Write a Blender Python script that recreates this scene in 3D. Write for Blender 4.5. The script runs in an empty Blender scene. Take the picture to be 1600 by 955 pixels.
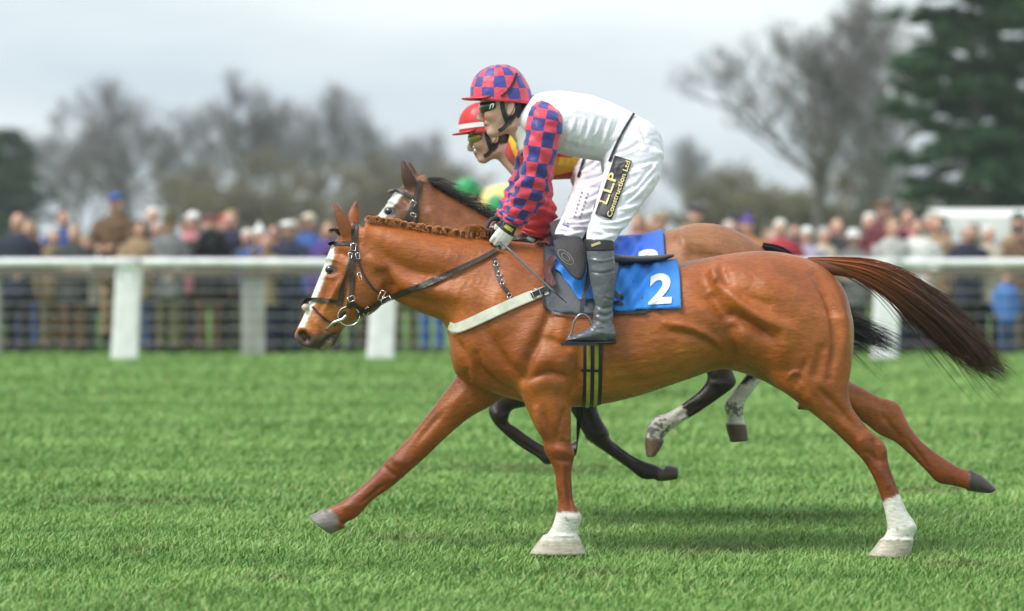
import bpy, bmesh, math, random
import numpy as np
from mathutils import Vector, Matrix, noise as mnoise
from mathutils.bvhtree import BVHTree

S = bpy.context.scene
C = S.collection
R = math.radians
rng = np.random.default_rng(7)
random.seed(7)

# ------------------------------------------------------------------ camera, sky, sun, exposure
FPX, D0, CAMZ, HY = 4080.0, 12.0, 1.45, 376.0      # focal length in photo pixels, distance to the near horse, eye height, horizon row
cam_d = bpy.data.cameras.new('camera')
cam = bpy.data.objects.new('camera', cam_d); C.objects.link(cam)
cam.location = (0, -D0, CAMZ); cam.rotation_euler = (R(90), 0, 0)
cam_d.sensor_width = 36.0; cam_d.lens = 36.0 * FPX / 1600.0
cam_d.shift_y = -(477.5 - HY) / 1600.0
cam_d.clip_start = 0.1; cam_d.clip_end = 3000
cam_d.dof.use_dof = True; cam_d.dof.focus_distance = 12.1; cam_d.dof.aperture_fstop = 1.3
S.camera = cam

SUN_EL, SUN_AZ = 52.0, 238.0                         # the sun stands behind the camera, a little to the left, veiled by cloud
wd = bpy.data.worlds.new('World'); S.world = wd; wd.use_nodes = True
nt = wd.node_tree; nt.nodes.clear()
def wn(t, **k):
    n = nt.nodes.new(t)
    for a, b in k.items(): setattr(n, a, b)
    return n
sky = wn('ShaderNodeTexSky', sky_type='NISHITA', sun_disc=False, sun_elevation=R(SUN_EL), sun_rotation=R(SUN_AZ), air_density=1.0, dust_density=2.5, ozone_density=1.0)
tc = wn('ShaderNodeTexCoord'); mp = wn('ShaderNodeMapping'); mp.inputs['Scale'].default_value = (1.0, 1.0, 4.5)
n1 = wn('ShaderNodeTexNoise'); n1.inputs['Scale'].default_value = 3.2; n1.inputs['Detail'].default_value = 6; n1.inputs['Roughness'].default_value = .52
cr = wn('ShaderNodeValToRGB')
cr.color_ramp.elements[0].position = .36; cr.color_ramp.elements[0].color = (6.2, 7.2, 8.0, 1)
cr.color_ramp.elements[1].position = .63; cr.color_ramp.elements[1].color = (9.4, 10.1, 10.0, 1)
mx = wn('ShaderNodeMix', data_type='RGBA'); mx.inputs[0].default_value = .93
bg = wn('ShaderNodeBackground'); bg.inputs['Strength'].default_value = .05
wo = wn('ShaderNodeOutputWorld')
nt.links.new(tc.outputs['Generated'], mp.inputs[0]); nt.links.new(mp.outputs[0], n1.inputs['Vector']); nt.links.new(n1.outputs[0], cr.inputs[0])
nt.links.new(sky.outputs[0], mx.inputs[6]); nt.links.new(cr.outputs[0], mx.inputs[7]); nt.links.new(mx.outputs[2], bg.inputs[0]); nt.links.new(bg.outputs[0], wo.inputs[0])

sun_d = bpy.data.lights.new('sun', 'SUN'); sun_d.energy = 1.5; sun_d.angle = R(22); sun_d.color = (1.0, .96, .9)
sun = bpy.data.objects.new('sun', sun_d); C.objects.link(sun)
_a, _e = R(SUN_AZ), R(SUN_EL)
sun_dir = Vector((math.sin(_a) * math.cos(_e), math.cos(_a) * math.cos(_e), math.sin(_e)))
sun.rotation_euler = sun_dir.to_track_quat('Z', 'Y').to_euler()
sun.location = (0, 0, 30)

S.view_settings.view_transform = 'Standard'; S.view_settings.look = 'None'
S.view_settings.exposure = 1.22; S.view_settings.gamma = 1.0; S.view_settings.use_curve_mapping = False
S.cycles.use_denoising = True
S.cycles.max_bounces = 6

# ------------------------------------------------------------------ helpers
def W(px, py, y=0.0):
    """a point of the photograph at depth y (metres beyond the near horse's middle)"""
    s = (D0 + y) / FPX
    return np.array([(px - 800.0) * s, y, CAMZ - (py - HY) * s])
def PX(v):
    """photo pixel of world points"""
    s = FPX / (D0 + v[:, 1])
    return np.stack([800 + v[:, 0] * s, HY - (v[:, 2] - CAMZ) * s], 1)

def mesh_from(name, verts, faces):
    me = bpy.data.meshes.new(name)
    verts = np.asarray(verts, dtype=np.float32)
    if isinstance(faces, np.ndarray):
        n, k = faces.shape
        me.vertices.add(len(verts)); me.vertices.foreach_set('co', verts.ravel())
        me.loops.add(n * k); me.loops.foreach_set('vertex_index', faces.ravel().astype(np.int32))
        me.polygons.add(n); me.polygons.foreach_set('loop_start', np.arange(0, n * k, k, dtype=np.int32))
        me.update(calc_edges=True)
    else:
        me.from_pydata(verts.tolist(), [], [list(map(int, f)) for f in faces]); me.update()
    me.validate()
    return me
def smooth_shade(me, on=True):
    me.polygons.foreach_set('use_smooth', np.full(len(me.polygons), on))
def link(name, me, mat=None, parent=None, shade=True):
    if mat is not None and len(me.materials) == 0:
        me.materials.append(mat)
    if shade: smooth_shade(me)
    o = bpy.data.objects.new(name, me); C.objects.link(o)
    if parent is not None: o.parent = parent
    return o
def tag(o, label=None, cat=None, group=None, kind=None):
    if label: o['label'] = label
    if cat: o['category'] = cat
    if group: o['group'] = group
    if kind: o['kind'] = kind
    return o
def empty(name, loc=(0, 0, 0), rz=0.0):
    o = bpy.data.objects.new(name, None); C.objects.link(o)
    o.location = loc; o.rotation_euler = (0, 0, rz); o.empty_display_size = .2
    return o
def adopt(o, parent):
    """make o (built in world coordinates) a child without moving it"""
    o.parent = parent
    o.matrix_parent_inverse = Matrix.Translation(parent.location).inverted()
    return o
def copy_tree(o, parent=None):
    c = o.copy(); C.objects.link(c); c.parent = parent
    if parent is not None: c.matrix_parent_inverse = o.matrix_parent_inverse.copy()
    for ch in list(o.children): copy_tree(ch, c)
    return c

class MB:
    """collects pieces of ONE mesh"""
    def __init__(s): s.v = []; s.f = []; s.n = 0
    def add(s, v, f):
        s.v.append(np.asarray(v, float)); s.f += [[int(i) + s.n for i in q] for q in f]; s.n += len(v); return s
    def box(s, c, d, rot=None, taper=1.0):
        q = np.array([[x, y, z] for z in (-.5, .5) for y in (-.5, .5) for x in (-.5, .5)], float) * np.array(d)
        q[4:, :2] *= taper
        if rot is not None: q = q @ np.array(rot).T
        return s.add(q + np.array(c), [[0, 2, 3, 1], [4, 5, 7, 6], [0, 1, 5, 4], [2, 6, 7, 3], [0, 4, 6, 2], [1, 3, 7, 5]])
    def tube(s, pts, rad, n=8, caps=True):
        v, f = tube3(pts, rad, n=n, m=1); return s.add(v, f)
    def build(s, name, mat=None, parent=None, shade=False):
        return link(name, mesh_from(name, np.concatenate(s.v), s.f), mat, parent, shade)

def crom(a, m):
    """Catmull-Rom through rows of a, m steps per span"""
    a = np.asarray(a, float)
    if m <= 1 or len(a) < 3:
        if m <= 1: return a
        t = np.linspace(0, 1, m + 1)[:, None]; return a[0] * (1 - t) + a[-1] * t
    p = np.vstack([2 * a[0] - a[1], a, 2 * a[-1] - a[-2]]); out = []
    for i in range(1, len(p) - 2):
        t = np.linspace(0, 1, m, endpoint=False)[:, None]
        p0, p1, p2, p3 = p[i - 1], p[i], p[i + 1], p[i + 2]
        out.append(.5 * (2 * p1 + (p2 - p0) * t + (2 * p0 - 5 * p1 + 4 * p2 - p3) * t ** 2 + (3 * p1 - p0 - 3 * p2 + p3) * t ** 3))
    return np.vstack(out + [a[-1:]])

def rings_to_mesh(rings, caps=True):
    k, n, _ = rings.shape
    v = rings.reshape(-1, 3); f = []
    for i in range(k - 1):
        for j in range(n):
            f.append([i * n + j, i * n + (j + 1) % n, (i + 1) * n + (j + 1) % n, (i + 1) * n + j])
    if caps:
        v = np.vstack([v, rings[0].mean(0), rings[-1].mean(0)]); a, b = k * n, k * n + 1
        for j in range(n):
            f.append([a, (j + 1) % n, j]); f.append([b, (k - 1) * n + j, (k - 1) * n + (j + 1) % n])
    return v, f
def side_rings(secs, y0=0.0, n=24, m=5):
    """secs: (ax,ay, bx,by, halfwidth, yc, egg, square) upper/front edge a and lower/rear edge b in photo pixels"""
    rows = []
    for q in secs:
        q = list(q) + [0, 0, 0, 0, 1.0][len(q):] if len(q) < 5 else list(q) + [0.0, 0.0, 1.0][len(q) - 5:]
        rows.append(q)
    rows = crom(np.array(rows, float), m)
    t = np.linspace(0, 2 * math.pi, n, endpoint=False); ct, st = np.cos(t), np.sin(t)
    out = []
    for ax, ay, bx, by, w, yc, egg, sq in rows:
        A, B = W(ax, ay, y0 + yc), W(bx, by, y0 + yc)
        c, u = (A + B) / 2, (A - B) / 2
        cc = np.sign(ct) * np.abs(ct) ** sq; ss = np.sign(st) * np.abs(st) ** sq
        out.append(c + cc[:, None] * u + (ss * w * (1 - egg * cc))[:, None] * np.array([0, 1, 0]))
    return np.array(out)
def side_tube(secs, y0=0.0, n=24, m=5): return rings_to_mesh(side_rings(secs, y0, n, m))
def tube_rings(pts, rad, n=12, m=4, up=(0, 1, 0)):
    """pts: Nx3; rad: scalar, N or Nx2 (along 'up'-ish axis, across)"""
    pts = np.asarray(pts, float); N = len(pts)
    rad = np.asarray(rad, float)
    if rad.ndim == 0: rad = np.full((N, 2), float(rad))
    elif rad.ndim == 1: rad = np.stack([rad, rad], 1)
    a = crom(np.hstack([pts, rad]), m); p, r = a[:, :3], np.maximum(a[:, 3:], 1e-4)
    tg = np.gradient(p, axis=0); tg /= np.linalg.norm(tg, axis=1)[:, None] + 1e-9
    up = np.array(up, float)
    e1 = up - tg * (tg @ up)[:, None]
    bad = np.linalg.norm(e1, axis=1) < 1e-3
    if bad.any(): e1[bad] = np.array([1., 0, 0]) - tg[bad] * tg[bad][:, :1]
    e1 /= np.linalg.norm(e1, axis=1)[:, None]; e2 = np.cross(tg, e1)
    t = np.linspace(0, 2 * math.pi, n, endpoint=False)
    return p[:, None] + np.cos(t)[None, :, None] * e1[:, None] * r[:, :1, None] + np.sin(t)[None, :, None] * e2[:, None] * r[:, 1:, None]
def tube3(pts, rad, n=12, m=4, up=(0, 1, 0)): return rings_to_mesh(tube_rings(pts, rad, n, m, up))
def ellipsoid(c, r, rot=None, n=20):
    th = np.linspace(0, math.pi, n // 2 + 1)[1:-1]; ph = np.linspace(0, 2 * math.pi, n, endpoint=False)
    v = np.array([[math.sin(a) * math.cos(b), math.sin(a) * math.sin(b), math.cos(a)] for a in th for b in ph])
    k = len(th); v = np.vstack([v, [0, 0, 1], [0, 0, -1]]); f = []
    for i in range(k - 1):
        for j in range(n): f.append([i * n + j, (i + 1) * n + j, (i + 1) * n + (j + 1) % n, i * n + (j + 1) % n])
    for j in range(n):
        f.append([k * n, j, (j + 1) % n]); f.append([k * n + 1, (k - 1) * n + (j + 1) % n, (k - 1) * n + j])
    v = v * np.array(r)
    if rot is not None: v = v @ np.array(rot).T
    return v + np.array(c), f
def rotm(ax, deg): return np.array(Matrix.Rotation(R(deg), 3, ax))

def vnormals(v, q):
    a = v[q[:, 2]] - v[q[:, 0]]; b = v[q[:, 3]] - v[q[:, 1]]
    fn = np.cross(a, b); n = np.zeros_like(v)
    for i in range(4):
        for k in range(3): n[:, k] += np.bincount(q[:, i], fn[:, k], len(v))
    return n / (np.linalg.norm(n, axis=1)[:, None] + 1e-12)
def relax(v, q, it=2, lam=.5, mu=None):
    e = np.vstack([q[:, [0, 1]], q[:, [1, 2]], q[:, [2, 3]], q[:, [3, 0]]]); e = np.vstack([e, e[:, ::-1]])
    deg = np.bincount(e[:, 0], minlength=len(v))[:, None] + 1e-9
    for i in range(it):
        for L in ((lam,) if mu is None else (lam, mu)):
            s = np.stack([np.bincount(e[:, 0], v[e[:, 1], k], len(v)) for k in range(3)], 1) / deg
            v = v + L * (s - v)
    return v
def blend(parts, vox, k=.02, it=3):
    """one continuous surface round all closed pieces: distance fields joined with a soft minimum. parts: (v, f[, k])"""
    import openvdb
    hw = int(math.ceil(max([k] + [p[2] for p in parts if len(p) > 2]) / vox)) + 3; band = hw * vox
    tr = openvdb.createLinearTransform(voxelSize=vox)
    lo = np.min([np.min(p[0], 0) for p in parts], 0); hi = np.max([np.max(p[0], 0) for p in parts], 0)
    i0 = np.floor(lo / vox).astype(int) - hw - 2; i1 = np.ceil(hi / vox).astype(int) + hw + 2
    out = np.full(tuple(i1 - i0), band, np.float32)
    for p in parts:
        v, f = np.asarray(p[0], np.float32), p[1]; kk = p[2] if len(p) > 2 else k
        tri = np.array([q for q in f if len(q) == 3], np.uint32).reshape(-1, 3); qu = np.array([q for q in f if len(q) == 4], np.uint32).reshape(-1, 4)
        g = openvdb.FloatGrid.createLevelSetFromPolygons(v, triangles=tri, quads=qu, transform=tr, halfWidth=float(hw))
        a0 = np.floor(v.min(0) / vox).astype(int) - hw - 1; a1 = np.ceil(v.max(0) / vox).astype(int) + hw + 1
        d = np.full(tuple(a1 - a0), band, np.float32); g.copyToArray(d, ijk=tuple(int(x) for x in a0))
        sl = tuple(slice(int(x - z), int(y - z)) for x, y, z in zip(a0, a1, i0)); s = out[sl]
        h = np.maximum(kk - np.abs(s - d), 0) / kk; h[(s > band * .98) | (d > band * .98)] = 0
        out[sl] = np.minimum(s, d) - h * h * kk * .25
    g = openvdb.FloatGrid(background=band); g.transform = tr; g.copyFromArray(out, ijk=tuple(int(x) for x in i0))
    v, q = g.convertToQuads(isovalue=0.0)
    v = np.asarray(v, float); q = np.asarray(q, np.int64)
    v = relax(v, q, it, .5, -.52)
    # outward faces
    n = vnormals(v, q); c = v.mean(0)
    vol = np.einsum('ij,ij->i', v[q[:, 0]], np.cross(v[q[:, 1]], v[q[:, 2]])).sum()
    if vol < 0: q = q[:, ::-1].copy()
    return v, q
def dist_poly(P, pts):
    best = np.full(len(P), 1e9); tt = np.zeros(len(P)); L = 0; pts = np.asarray(pts, float)
    seg = np.linalg.norm(np.diff(pts, axis=0), axis=1); tot = seg.sum() + 1e-9
    for i in range(len(pts) - 1):
        a, b = pts[i], pts[i + 1]; ab = b - a; t = np.clip(((P - a) @ ab) / (ab @ ab + 1e-9), 0, 1)
        d = np.linalg.norm(P - (a + t[:, None] * ab), axis=1); m = d < best
        best[m] = d[m]; tt[m] = (L + t[m] * seg[i]) / tot; L += seg[i]
    return best, tt
def sstep(a, b, x):
    t = np.clip((x - a) / (b - a + 1e-12), 0, 1); return t * t * (3 - 2 * t)
def strokes(v, q, lst, yc, only=None):
    """raise ridges / press grooves along lines on both flanks. lst: (points px, width px, depth mm)"""
    n = vnormals(v, q); vm = v.copy(); vm[:, 1] = yc - np.abs(v[:, 1] - yc); P = PX(vm)
    face = sstep(.15, .6, np.abs(n[:, 1])); d = np.zeros(len(v))
    for pts, w, dep in lst:
        pts = np.array(pts, float) if len(pts) > 1 else np.array([pts[0], [pts[0][0] + .1, pts[0][1]]], float)
        if len(pts) > 2: pts = crom(pts, 6)
        lo, hi = pts.min(0) - 3 * w, pts.max(0) + 3 * w
        i = np.where((P[:, 0] > lo[0]) & (P[:, 0] < hi[0]) & (P[:, 1] > lo[1]) & (P[:, 1] < hi[1]))[0]
        if len(i) == 0: continue
        dd, t = dist_poly(P[i], pts)
        tap = .35 + .65 * np.clip(np.sin(np.pi * np.clip(t, .02, .98)) * 1.6, 0, 1) if len(pts) > 2 else 1
        d[i] += dep * .001 * np.exp(-(dd / w) ** 2) * tap
    if only is not None: d *= only
    return v + n * (d * face)[:, None]
def vnoise(v, scale, seed=0.0, octv=1):
    sc = np.asarray(scale, float) * np.ones(3)
    return np.array([mnoise.fractal((a * sc[0] + seed, b * sc[1] - seed, c * sc[2] + 3.1 * seed), .5, 2.0, octv) if octv > 1 else mnoise.noise((a * sc[0] + seed, b * sc[1] - seed, c * sc[2] + 3.1 * seed)) for a, b, c in v])
def set_paint(me, col, name='paint'):
    a = me.color_attributes.new(name, 'FLOAT_COLOR', 'POINT')
    a.data.foreach_set('color', np.hstack([col, np.ones((len(col), 1))]).astype(np.float32).ravel())
def bvh_of(v, q): return BVHTree.FromPolygons([tuple(x) for x in v], [tuple(int(i) for i in f) for f in q])
CAMV = Vector((0, -D0, CAMZ))
def hit(bvh, px, py):
    """surface point seen from the flank at a photo pixel"""
    d = (Vector(W(px, py, 0)) - CAMV).normalized()
    loc, nor, i, t = bvh.ray_cast(CAMV, d)
    return (None, None) if loc is None else (np.array(loc), np.array(nor))

def px_strap_pts(bvh, pts, off, y_default, step=4.0, m=8):
    """line of surface points under a pixel polyline; where nothing lies under it the depth is interpolated"""
    c = crom(np.array(pts, float), m) if len(pts) > 2 else np.array(pts, float)
    L = np.concatenate([[0], np.cumsum(np.linalg.norm(np.diff(c, axis=0), axis=1))]); k = max(3, int(L[-1] / step) + 1)
    s = np.linspace(0, L[-1], k); return np.stack([np.interp(s, L, c[:, 0]), np.interp(s, L, c[:, 1])], 1)
def strap(name, bvh, pts, width, mat, parent, yc, off=.004, thick=.004, y_def=None, mirror=True, step=4.0, rows=3, one_mesh=True, y_ends=None, wob=0.0):
    """a leather or webbing band lying on a body; width in px (number or list)"""
    c = px_strap_pts(bvh, pts, off, y_def, step); k = len(c)
    tg = np.gradient(c, axis=0); tg /= np.linalg.norm(tg, axis=1)[:, None] + 1e-9; nr = np.stack([-tg[:, 1], tg[:, 0]], 1)
    wd_ = np.interp(np.linspace(0, 1, k), np.linspace(0, 1, len(width)), width) if hasattr(width, '__len__') else np.full(k, float(width))
    G = np.full((k, rows), np.nan); Pp = np.zeros((k, rows, 2))
    for j in range(rows):
        o = (j / (rows - 1) - .5)
        Pp[:, j] = c + nr * (wd_ * o)[:, None]
        for i in range(k):
            h, nn = hit(bvh, *Pp[i, j]) if bvh is not None else (None, None)
            if h is not None and (y_def is None or h[1] < yc + .02): G[i, j] = h[1] - off / max(.35, -nn[1] if nn[1] < 0 else .35)
    if y_ends is not None:
        G[0, :] = y_ends[0]; G[-1, :] = y_ends[1]
    for j in range(rows):
        ok = ~np.isnan(G[:, j])
        if ok.sum() == 0: G[:, j] = y_def if y_def is not None else yc
        else: G[:, j] = np.interp(np.arange(k), np.where(ok)[0], G[ok, j])
    G = np.minimum(G, yc - .004)
    # light smoothing so that the band spans small hollows
    for _ in range(2): G[1:-1] = np.minimum(G[1:-1], (G[:-2] + G[1:-1] * 2 + G[2:]) / 4)
    outer = np.array([[W(Pp[i, j, 0], Pp[i, j, 1], G[i, j] - thick) for j in range(rows)] for i in range(k)])
    inner = np.array([[W(Pp[i, j, 0], Pp[i, j, 1], G[i, j]) for j in range(rows)] for i in range(k)])
    def slab(o, i_, flip):
        v = np.concatenate([o.reshape(-1, 3), i_.reshape(-1, 3)]); N = k * rows; f = []
        for a in range(k - 1):
            for b in range(rows - 1):
                x = a * rows + b; f.append([x, x + 1, x + rows + 1, x + rows]); f.append([N + x, N + x + rows, N + x + rows + 1, N + x + 1])
            for b in (0, rows - 1):
                x = a * rows + b; f.append([x, x + rows, N + x + rows, N + x] if b == 0 else [x, N + x, N + x + rows, x + rows])
        for a in (0, k - 1):
            for b in range(rows - 1):
                x = a * rows + b; f.append([x, N + x, N + x + 1, x + 1] if a == 0 else [x, x + 1, N + x + 1, N + x])
        return v, [g[::-1] for g in f] if flip else f
    v, f = slab(outer, inner, False)
    o = MB().add(v, f).build(name, mat, None, False)
    if parent is not None: adopt(o, parent)
    if mirror:
        v2 = v.copy(); v2[:, 1] = 2 * yc - v2[:, 1]; o2 = MB().add(v2, [g[::-1] for g in f]).build(name, mat, None, True)
        if parent is not None: adopt(o2, parent)
    return o
def strands(paths, r0, r1=.0004, sides=3):
    """many hairs in one mesh; paths: array (n, k, 3)"""
    paths = np.asarray(paths, float); n, k, _ = paths.shape
    tg = np.gradient(paths, axis=1); tg /= np.linalg.norm(tg, axis=2)[..., None] + 1e-9
    a = np.cross(tg, np.array([.2, 1., .1])); a /= np.linalg.norm(a, axis=2)[..., None] + 1e-9; b = np.cross(tg, a)
    rr = (np.asarray(r0) * np.ones(n))[:, None] * np.interp(np.linspace(0, 1, k), [0, .6, 1], [1, .85, .12])[None]
    vs = []
    for s in range(sides):
        t = 2 * math.pi * s / sides; vs.append(paths + (math.cos(t) * a + math.sin(t) * b) * rr[..., None])
    v = np.stack(vs, 2).reshape(-1, 3)
    base = (np.arange(n)[:, None] * k + np.arange(k - 1)[None]).ravel() * sides
    f = np.concatenate([np.stack([base + s, base + (s + 1) % sides, base + sides + (s + 1) % sides, base + sides + s], 1) for s in range(sides)])
    return v, f

# ------------------------------------------------------------------ materials
MATS = {}
def newmat(name):
    m = bpy.data.materials.new(name); m.use_nodes = True; nt = m.node_tree; p = nt.nodes['Principled BSDF']; MATS[name] = m
    return m, nt, p
def mat(name, col, rough=.6, var=.12, nscale=12.0, bump=.0, bscale=60.0, spec=.5, metal=0.0, stretch=None, sheen=0.0, coat=0.0, obj_color=False, attr=None, detail=4.0, bdist=.01, transl=0.0):
    """a Principled surface with procedural colour variation and relief"""
    if name in MATS: return MATS[name]
    m, nt, p = newmat(name); L = nt.links.new
    p.inputs['Roughness'].default_value = rough; p.inputs['Specular IOR Level'].default_value = spec; p.inputs['Metallic'].default_value = metal
    p.inputs['Sheen Weight'].default_value = sheen; p.inputs['Coat Weight'].default_value = coat
    tc = nt.nodes.new('ShaderNodeTexCoord'); mp = nt.nodes.new('ShaderNodeMapping'); L(tc.outputs['Object'], mp.inputs[0])
    if stretch: mp.inputs['Scale'].default_value = stretch
    n = nt.nodes.new('ShaderNodeTexNoise'); n.inputs['Scale'].default_value = nscale; n.inputs['Detail'].default_value = detail; L(mp.outputs[0], n.inputs['Vector'])
    mr = nt.nodes.new('ShaderNodeMapRange'); mr.inputs['From Min'].default_value = .25; mr.inputs['From Max'].default_value = .75
    mr.inputs['To Min'].default_value = 1 - var; mr.inputs['To Max'].default_value = 1 + var; L(n.outputs[0], mr.inputs[0])
    mx = nt.nodes.new('ShaderNodeVectorMath'); mx.operation = 'SCALE'; L(mr.outputs[0], mx.inputs['Scale'])
    if obj_color:
        oi = nt.nodes.new('ShaderNodeObjectInfo'); L(oi.outputs['Color'], mx.inputs[0])
    elif attr:
        at = nt.nodes.new('ShaderNodeAttribute'); at.attribute_name = attr; L(at.outputs['Color'], mx.inputs[0])
    else: mx.inputs[0].default_value = col[:3]
    L(mx.outputs[0], p.inputs['Base Color'])
    if bump:
        b = nt.nodes.new('ShaderNodeBump'); b.inputs['Strength'].default_value = bump; b.inputs['Distance'].default_value = bdist
        n2 = nt.nodes.new('ShaderNodeTexNoise'); n2.inputs['Scale'].default_value = bscale; n2.inputs['Detail'].default_value = 5; L(mp.outputs[0], n2.inputs['Vector'])
        L(n2.outputs[0], b.inputs['Height']); L(b.outputs[0], p.inputs['Normal'])
    return m
def checker_mat(name, c1, c2, su, sv, rough=.46):
    m, nt, p = newmat(name); L = nt.links.new
    uv = nt.nodes.new('ShaderNodeUVMap'); mp = nt.nodes.new('ShaderNodeMapping'); mp.inputs['Scale'].default_value = (su, sv, 1); mp.inputs['Location'].default_value = (.001, .001, .5)
    L(uv.outputs[0], mp.inputs[0])
    ns = nt.nodes.new('ShaderNodeTexNoise'); ns.inputs['Scale'].default_value = 9; ad = nt.nodes.new('ShaderNodeMixRGB'); ad.blend_type = 'LINEAR_LIGHT'; ad.inputs[0].default_value = .03
    L(mp.outputs[0], ad.inputs[1]); L(ns.outputs['Color'], ad.inputs[2])
    mp.vector_type = 'POINT'; ck = nt.nodes.new('ShaderNodeTexChecker'); ck.inputs['Scale'].default_value = 1.0; ck.inputs[1].default_value = (*c1, 1); ck.inputs[2].default_value = (*c2, 1)
    L(ad.outputs[0], ck.inputs[0]); L(ck.outputs[0], p.inputs['Base Color'])
    p.inputs['Roughness'].default_value = rough; p.inputs['Sheen Weight'].default_value = .3
    b = nt.nodes.new('ShaderNodeBump'); b.inputs['Strength'].default_value = .8; b.inputs['Distance'].default_value = .012
    n2 = nt.nodes.new('ShaderNodeTexNoise'); n2.inputs['Scale'].default_value = 22; n2.inputs['Detail'].default_value = 4; tcn = nt.nodes.new('ShaderNodeTexCoord')
    L(tcn.outputs['Object'], n2.inputs['Vector']); L(n2.outputs[0], b.inputs['Height']); L(b.outputs[0], p.inputs['Normal'])
    return m
def set_uv(me, uv):
    """uv per vertex"""
    l = me.uv_layers.new(name='UVMap'); idx = np.empty(len(me.loops), np.int32); me.loops.foreach_get('vertex_index', idx)
    l.data.foreach_set('uv', np.asarray(uv, np.float32)[idx].ravel())

def ghost(me, col):
    set_paint(me, np.tile(np.array(col, float), (len(me.vertices), 1)))
def text_tris(body, bold=.0):
    """flat outline of some lettering: vertices (u, v) with unit height, faces"""
    cu = bpy.data.curves.new('lettering', 'FONT'); cu.body = body; cu.offset = bold; cu.resolution_u = 6
    o = bpy.data.objects.new('lettering', cu); C.objects.link(o)
    me = o.to_mesh(); v = np.array([x.co[:] for x in me.vertices]); f = [list(p.vertices) for p in me.polygons]
    o.to_mesh_clear(); bpy.data.objects.remove(o); bpy.data.curves.remove(cu)
    v = v[:, :2]; v = (v - v.min(0)) / (v[:, 1].max() - v[:, 1].min()); return v, f
def decal(name, bvh, body, org, ux, uy, mat_, parent, off=.004, bold=.0, fine=0):
    """lettering sewn on a surface: org = pixel of its lower left corner, ux = pixel vector of its full width, uy = pixel vector of its height"""
    uv, f = text_tris(body, bold)
    bm = bmesh.new(); bvs = [bm.verts.new((a, b, 0)) for a, b in uv]; bm.verts.index_update()
    for q in f:
        try: bm.faces.new([bvs[i] for i in q])
        except ValueError: pass
    for _ in range(fine):
        es = [e for e in bm.edges if e.calc_length() > .09]
        if not es: break
        bmesh.ops.subdivide_edges(bm, edges=es, cuts=1); bmesh.ops.triangulate(bm, faces=[p for p in bm.faces if len(p.verts) > 3])
    bm.verts.index_update(); uv = np.array([x.co[:2] for x in bm.verts]); f = [[x.index for x in p.verts] for p in bm.faces]; bm.free(); uv = uv / np.array([uv[:, 0].max(), 1.0])
    P = np.array(org, float) + uv[:, :1] * np.array(ux, float) + uv[:, 1:] * np.array(uy, float); ys = np.full(len(P), np.nan)
    for i, p in enumerate(P):
        h, n = hit(bvh, *p)
        if h is not None: ys[i] = h[1]
    ys[np.isnan(ys)] = np.nanmean(ys); top = np.array([W(p[0], p[1], y - off) for p, y in zip(P, ys)])
    me = mesh_from(name, top, f); o = link(name, me, mat_, None, False); adopt(o, parent); return o
def coat_mat():
    """short glossy hair over painted markings: fine streaks, mottling, damp patches"""
    m, nt, p = newmat('horse_coat'); L = nt.links.new; N = nt.nodes.new
    at = N('ShaderNodeAttribute'); at.attribute_name = 'paint'; tc = N('ShaderNodeTexCoord')
    def nz(scale, stretch, detail, lo, hi, rough=.6, rot=0):
        mp = N('ShaderNodeMapping'); mp.inputs['Scale'].default_value = stretch; mp.inputs['Rotation'].default_value = (0, rot, 0); L(tc.outputs['Object'], mp.inputs[0]); n = N('ShaderNodeTexNoise'); n.inputs['Scale'].default_value = scale; n.inputs['Detail'].default_value = detail; n.inputs['Roughness'].default_value = rough; L(mp.outputs[0], n.inputs['Vector'])
        r = N('ShaderNodeMapRange'); r.inputs['From Min'].default_value = .3; r.inputs['From Max'].default_value = .7; r.inputs['To Min'].default_value = lo; r.inputs['To Max'].default_value = hi; L(n.outputs[0], r.inputs[0]); return r, n
    a, an = nz(70, (.45, 1, 1.6), 6, .70, 1.24, .7, .5); b, _ = nz(9, (1, 1, 1.4), 5, .80, 1.16); c, _ = nz(6, (1, 1, 1), 4, .22, .44)
    m1 = N('ShaderNodeMath'); m1.operation = 'MULTIPLY'; L(a.outputs[0], m1.inputs[0]); L(b.outputs[0], m1.inputs[1])
    sc = N('ShaderNodeVectorMath'); sc.operation = 'SCALE'; L(at.outputs['Color'], sc.inputs[0]); L(m1.outputs[0], sc.inputs['Scale']); L(sc.outputs[0], p.inputs['Base Color'])
    L(c.outputs[0], p.inputs['Roughness']); p.inputs['Specular IOR Level'].default_value = .5
    bp = N('ShaderNodeBump'); bp.inputs['Strength'].default_value = .55; bp.inputs['Distance'].default_value = .006; L(an.outputs[0], bp.inputs['Height']); L(bp.outputs[0], p.inputs['Normal'])
    return m
M_coat = coat_mat()
M_leather = mat('dark_leather', (.035, .024, .02), .42, .25, 30, .2, 120)
M_black = mat('black_leather', (.016, .016, .018), .38, .25, 30, .2, 120)
M_steel = mat('polished_steel', (.62, .62, .6), .25, .08, 20, metal=1.0)
M_white_web = mat('white_webbing', (.66, .66, .56), .7, .12, 40, .3, 200)
M_white_pl = mat('white_rail_paint', (.84, .84, .86), .5, .16, 5, .15, 30)
M_skin = mat('skin', None, .5, .08, 30, .1, 90, attr='paint')
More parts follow.
